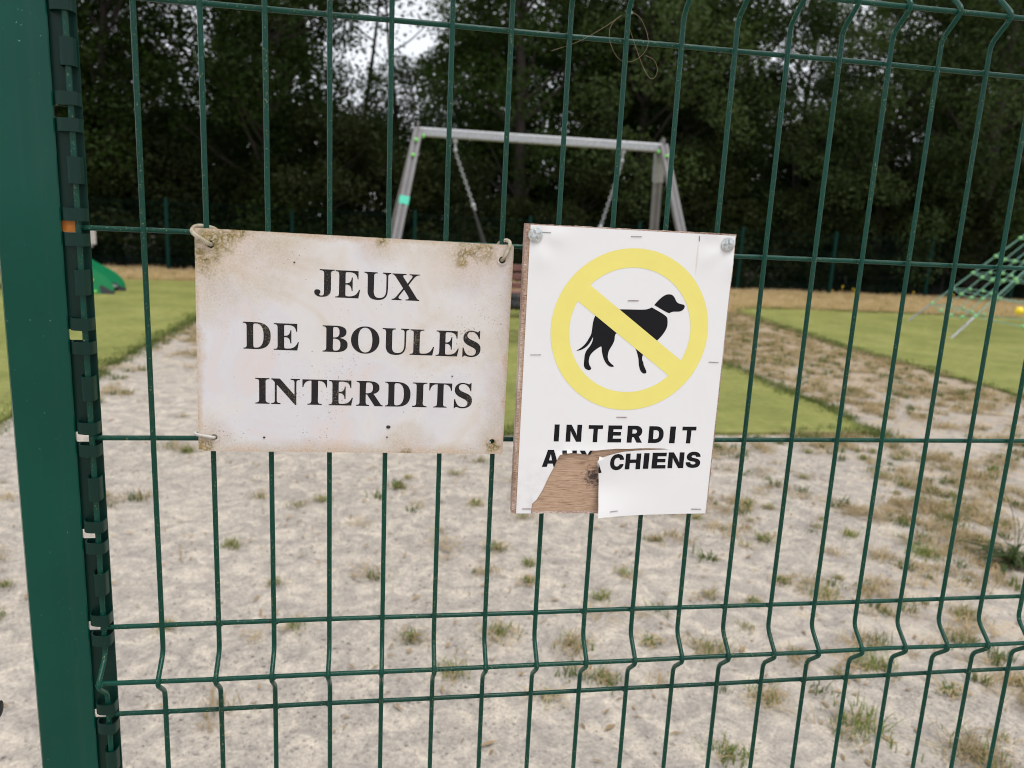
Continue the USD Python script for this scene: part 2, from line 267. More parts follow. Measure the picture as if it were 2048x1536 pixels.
M_ply = mat('plywood_face', {'tc': ('texture_coordinate', {}), 'mp': ('mapping', {'scale': (14.0, 1.0, 190.0)}), 'n': ('noise_texture', {'scale': 5.0, 'detail': 5.0, 'roughness': .65, 'distortion': .6}),
    'c': ('rgb_ramp', {'ramp': [(.32, (.15, .08, .05)), (.45, (.36, .23, .15)), (.62, (.47, .325, .23))]}),
    'd': ('vector_math', {'math_type': 'distance', 'vector2': (-.0225, 0, -.107)}), 'dn': ('noise_texture', {'scale': 260.0, 'detail': 4.0, 'roughness': .7}), 'da': math_n('multiply_add', value2=.045, value3=-.024), 'ds': math_n('add'),
    'dm': ('map_range', {'from_min': .001, 'from_max': .011, 'to_min': .93, 'to_max': 0.0, 'clamp': True}), 'mx': ('mix_color', {'blend_type': 'mix', 'b': (.035, .022, .022)}),
    'b': ('bump', {'strength': .5, 'distance': .0005}), 'p': ('principled_bsdf', {'roughness': .75})},
    [('tc.object', 'mp.vector'), ('mp.vector', 'n.vector'), ('n.fac', 'c.fac'), ('tc.object', 'd.vector1'), ('tc.object', 'dn.vector'), ('dn.fac', 'da.value1'), ('d.value', 'ds.value1'), ('da.result', 'ds.value2'), ('ds.result', 'dm.value'), ('c.color', 'mx.a'), ('dm.result', 'mx.fac'), ('mx.result', 'p.base_color'), ('n.fac', 'b.height'), ('b.normal', 'p.normal')])
M_plyedge = mat('plywood_edge', {'tc': ('texture_coordinate', {}), 'mp': ('mapping', {'scale': (90.0, 320.0, 260.0)}), 'n': ('noise_texture', {'scale': 3.0, 'detail': 4.0, 'roughness': .75}), 'n2': ('noise_texture', {'scale': 22.0, 'detail': 3.0}), 'ad': math_n('multiply_add', value2=.55),
    'c': ('rgb_ramp', {'ramp': [(.55, (.09, .045, .032)), (.72, (.30, .19, .14)), (.93, (.58, .49, .44))]}), 'b': ('bump', {'strength': .6, 'distance': .0006}), 'p': ('principled_bsdf', {'roughness': .85})},
    [('tc.object', 'mp.vector'), ('mp.vector', 'n.vector'), ('tc.object', 'n2.vector'), ('n2.fac', 'ad.value1'), ('n.fac', 'ad.value3'), ('ad.result', 'c.fac'), ('c.color', 'p.base_color'), ('n.fac', 'b.height'), ('b.normal', 'p.normal')])

# the ground: pale gravel, with dry brown soil where the photograph shows the grass dying back
M_ground = mat('gravel_ground', {'g': ('geometry', {}), 'x': ('separate_xyz', {}),
    'n1': ('noise_texture', {'scale': 95.0, 'detail': 6.0, 'roughness': .75}), 'n2': ('noise_texture', {'scale': 10.0, 'detail': 9.0, 'roughness': .68, 'distortion': .8}), 'n3': ('noise_texture', {'scale': .9, 'detail': 4.0}), 'n4': ('noise_texture', {'scale': 11.0, 'detail': 5.0, 'roughness': .7}),
    'v': ('voronoi_texture', {'feature': 'f1', 'scale': 120.0}), 'vc': ('rgb_ramp', {'ramp': [(.0, (.76,) * 3), (.5, (.98,) * 3), (1.0, (1.12,) * 3)]}),
    'c1': ('rgb_ramp', {'ramp': [(.36, (.27, .242, .215)), (.47, (.328, .292, .256)), (.56, (.405, .358, .304)), (.66, (.495, .437, .364))]}),
    'f1': ('rgb_ramp', {'ramp': [(.3, (.68,) * 3), (.5, (1,) * 3), (.72, (1.28,) * 3)]}),
    'mu': ('mix_color', {'blend_type': 'multiply', 'fac': 1.0}), 'mu2': ('mix_color', {'blend_type': 'multiply', 'fac': .7}),
    'gy': ('map_range', {'from_min': 4.0, 'from_max': 10.5, 'to_min': -.02, 'to_max': .36, 'clamp': True}), 'gx': ('map_range', {'from_min': .3, 'from_max': 4.2, 'to_min': -.08, 'to_max': .13, 'clamp': True}), 'gs': math_n('add'), 'gn': math_n('add'), 'gn4': math_n('multiply_add', value2=.55), 'gn3': math_n('multiply_add', value2=.35),
    'gm': ('map_range', {'from_min': 1.04, 'from_max': 1.26, 'to_min': 0.0, 'to_max': 1.0, 'clamp': True}),
    'c2': ('rgb_ramp', {'ramp': [(.3, (.235, .185, .128)), (.5, (.32, .25, .175)), (.7, (.39, .31, .228))]}),
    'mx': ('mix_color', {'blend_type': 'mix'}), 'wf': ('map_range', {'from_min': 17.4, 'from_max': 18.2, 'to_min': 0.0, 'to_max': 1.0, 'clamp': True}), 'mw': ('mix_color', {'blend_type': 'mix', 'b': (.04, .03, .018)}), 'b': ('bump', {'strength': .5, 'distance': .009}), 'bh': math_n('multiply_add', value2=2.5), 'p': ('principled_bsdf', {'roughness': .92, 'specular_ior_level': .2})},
    [('g.position', 'x.vector'), ('g.position', 'n1.vector'), ('g.position', 'n2.vector'), ('g.position', 'n3.vector'), ('g.position', 'n4.vector'), ('g.position', 'v.vector'), ('v.color', 'vc.fac'),
     ('n2.fac', 'c1.fac'), ('n1.fac', 'f1.fac'), ('c1.color', 'mu.a'), ('f1.color', 'mu.b'), ('mu.result', 'mu2.a'), ('vc.color', 'mu2.b'),
     ('x.y', 'gy.value'), ('x.x', 'gx.value'), ('gy.result', 'gs.value1'), ('gx.result', 'gs.value2'), ('n4.fac', 'gn4.value1'), ('n2.fac', 'gn4.value3'), ('n3.fac', 'gn3.value1'), ('gn4.result', 'gn3.value3'), ('gn3.result', 'gn.value1'), ('gs.result', 'gn.value2'), ('gn.result', 'gm.value'),
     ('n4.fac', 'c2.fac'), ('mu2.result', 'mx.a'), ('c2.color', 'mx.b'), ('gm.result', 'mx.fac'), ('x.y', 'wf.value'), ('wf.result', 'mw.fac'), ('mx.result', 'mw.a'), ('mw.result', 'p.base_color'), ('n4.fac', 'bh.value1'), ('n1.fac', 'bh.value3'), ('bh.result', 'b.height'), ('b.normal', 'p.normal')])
M_turf = mat('artificial_turf', {'g': ('geometry', {}), 'n1': ('noise_texture', {'scale': 160.0, 'detail': 4.0, 'roughness': .7}), 'n2': ('noise_texture', {'scale': 1.3, 'detail': 5.0, 'roughness': .6}), 'n3': ('noise_texture', {'scale': 14.0, 'detail': 4.0}),
    'c': ('rgb_ramp', {'ramp': [(.3, (.155, .172, .044)), (.5, (.205, .215, .058)), (.7, (.25, .252, .08))]}), 'f': ('rgb_ramp', {'ramp': [(.3, (.62,) * 3), (.5, (1,) * 3), (.72, (1.3,) * 3)]}), 'f3': ('rgb_ramp', {'ramp': [(.35, (.86,) * 3), (.65, (1.1,) * 3)]}),
    'mu': ('mix_color', {'blend_type': 'multiply', 'fac': 1.0}), 'mu2': ('mix_color', {'blend_type': 'multiply', 'fac': 1.0}), 'b': ('bump', {'strength': .8, 'distance': .01}), 'p': ('principled_bsdf', {'roughness': .85, 'specular_ior_level': .2})},
    [('g.position', 'n1.vector'), ('g.position', 'n2.vector'), ('g.position', 'n3.vector'), ('n2.fac', 'c.fac'), ('n1.fac', 'f.fac'), ('n3.fac', 'f3.fac'), ('c.color', 'mu.a'), ('f.color', 'mu.b'), ('mu.result', 'mu2.a'), ('f3.color', 'mu2.b'), ('mu2.result', 'p.base_color'), ('n1.fac', 'b.height'), ('b.normal', 'p.normal')])
def leaf_mat(name, cols, trans=.3, rough=.6, spec=.1):
    return mat(name, {'g': ('geometry', {}), 'o': ('object_info', {}), 'r': ('rgb_ramp', {'ramp': cols}), 'ad': math_n('multiply_add', value2=.35), 'tr': ('translucent_bsdf', {}), 'mx': ('mix_closure', {'fac': trans}),
        'br': ('mix_color', {'blend_type': 'multiply', 'fac': 1.0, 'b': (1.35, 1.5, .8)}), 'p': ('principled_bsdf', {'roughness': rough, 'specular_ior_level': spec})},
        [('o.random', 'ad.value1'), ('g.random_per_island', 'ad.value3'), ('ad.result', 'r.fac'), ('r.color', 'p.base_color'), ('r.color', 'br.a'), ('br.result', 'tr.color'), ('p.BSDF', 'mx.closure1'), ('tr.BSDF', 'mx.closure2')], surface='mx.closure')
M_leaf = leaf_mat('dark_leaves', [(.0, (.012, .023, .004)), (.5, (.024, .042, .008)), (1.0, (.046, .07, .013)), (1.3, (.08, .10, .022))], .3)
M_leaf2 = leaf_mat('oak_leaves', [(.0, (.036, .055, .019)), (.6, (.062, .088, .031)), (1.3, (.115, .14, .056))], .3)
M_leaf3 = leaf_mat('undergrowth_leaves', [(.0, (.012, .017, .005)), (.6, (.026, .032, .008)), (1.3, (.07, .07, .02))], .3)
M_grassG = leaf_mat('green_grass', [(.0, (.10, .14, .03)), (.5, (.20, .235, .062)), (.8, (.33, .31, .10)), (1.3, (.5, .39, .18))], .3)
M_grassD = leaf_mat('dry_grass_blades', [(.0, (.25, .19, .11)), (.35, (.42, .315, .195)), (.8, (.58, .44, .29)), (1.3, (.66, .52, .36))], .3)
M_straw = leaf_mat('straw_blades', [(.0, (.42, .31, .19)), (.5, (.62, .46, .30)), (1.3, (.78, .6, .42))], .35)
M_grassM = leaf_mat('edge_grass_blades', [(.0, (.07, .095, .026)), (.6, (.145, .175, .05)), (1.3, (.30, .28, .11))], .3)
M_litter = leaf_mat('leaf_litter_bits', [(.0, (.2, .14, .08)), (.6, (.42, .30, .18)), (1.3, (.6, .5, .38))], .1)
M_pebble = mat('pebbles_look', {'o': ('object_info', {}), 'g': ('geometry', {}), 'r': ('rgb_ramp', {'ramp': [(0, (.27, .24, .215)), (.4, (.40, .358, .318)), (1, (.62, .56, .49))]}), 'p': ('principled_bsdf', {'roughness': .85})}, [('g.random_per_island', 'r.fac'), ('r.color', 'p.base_color')])
M_bark = mat('bark', {'g': ('geometry', {}), 'mp': ('mapping', {'scale': (9.0, 9.0, 2.2)}), 'n': ('noise_texture', {'scale': 2.0, 'detail': 6.0, 'roughness': .7}), 'c': ('rgb_ramp', {'ramp': [(.35, (.012, .009, .007)), (.65, (.038, .027, .021))]}), 'b': ('bump', {'strength': .8, 'distance': .03}), 'p': ('principled_bsdf', {'roughness': .9})},
    [('g.position', 'mp.vector'), ('mp.vector', 'n.vector'), ('n.fac', 'c.fac'), ('c.color', 'p.base_color'), ('n.fac', 'b.height'), ('b.normal', 'p.normal')])
M_flower = plain('yellow_petals', (.75, .5, .02), .6)

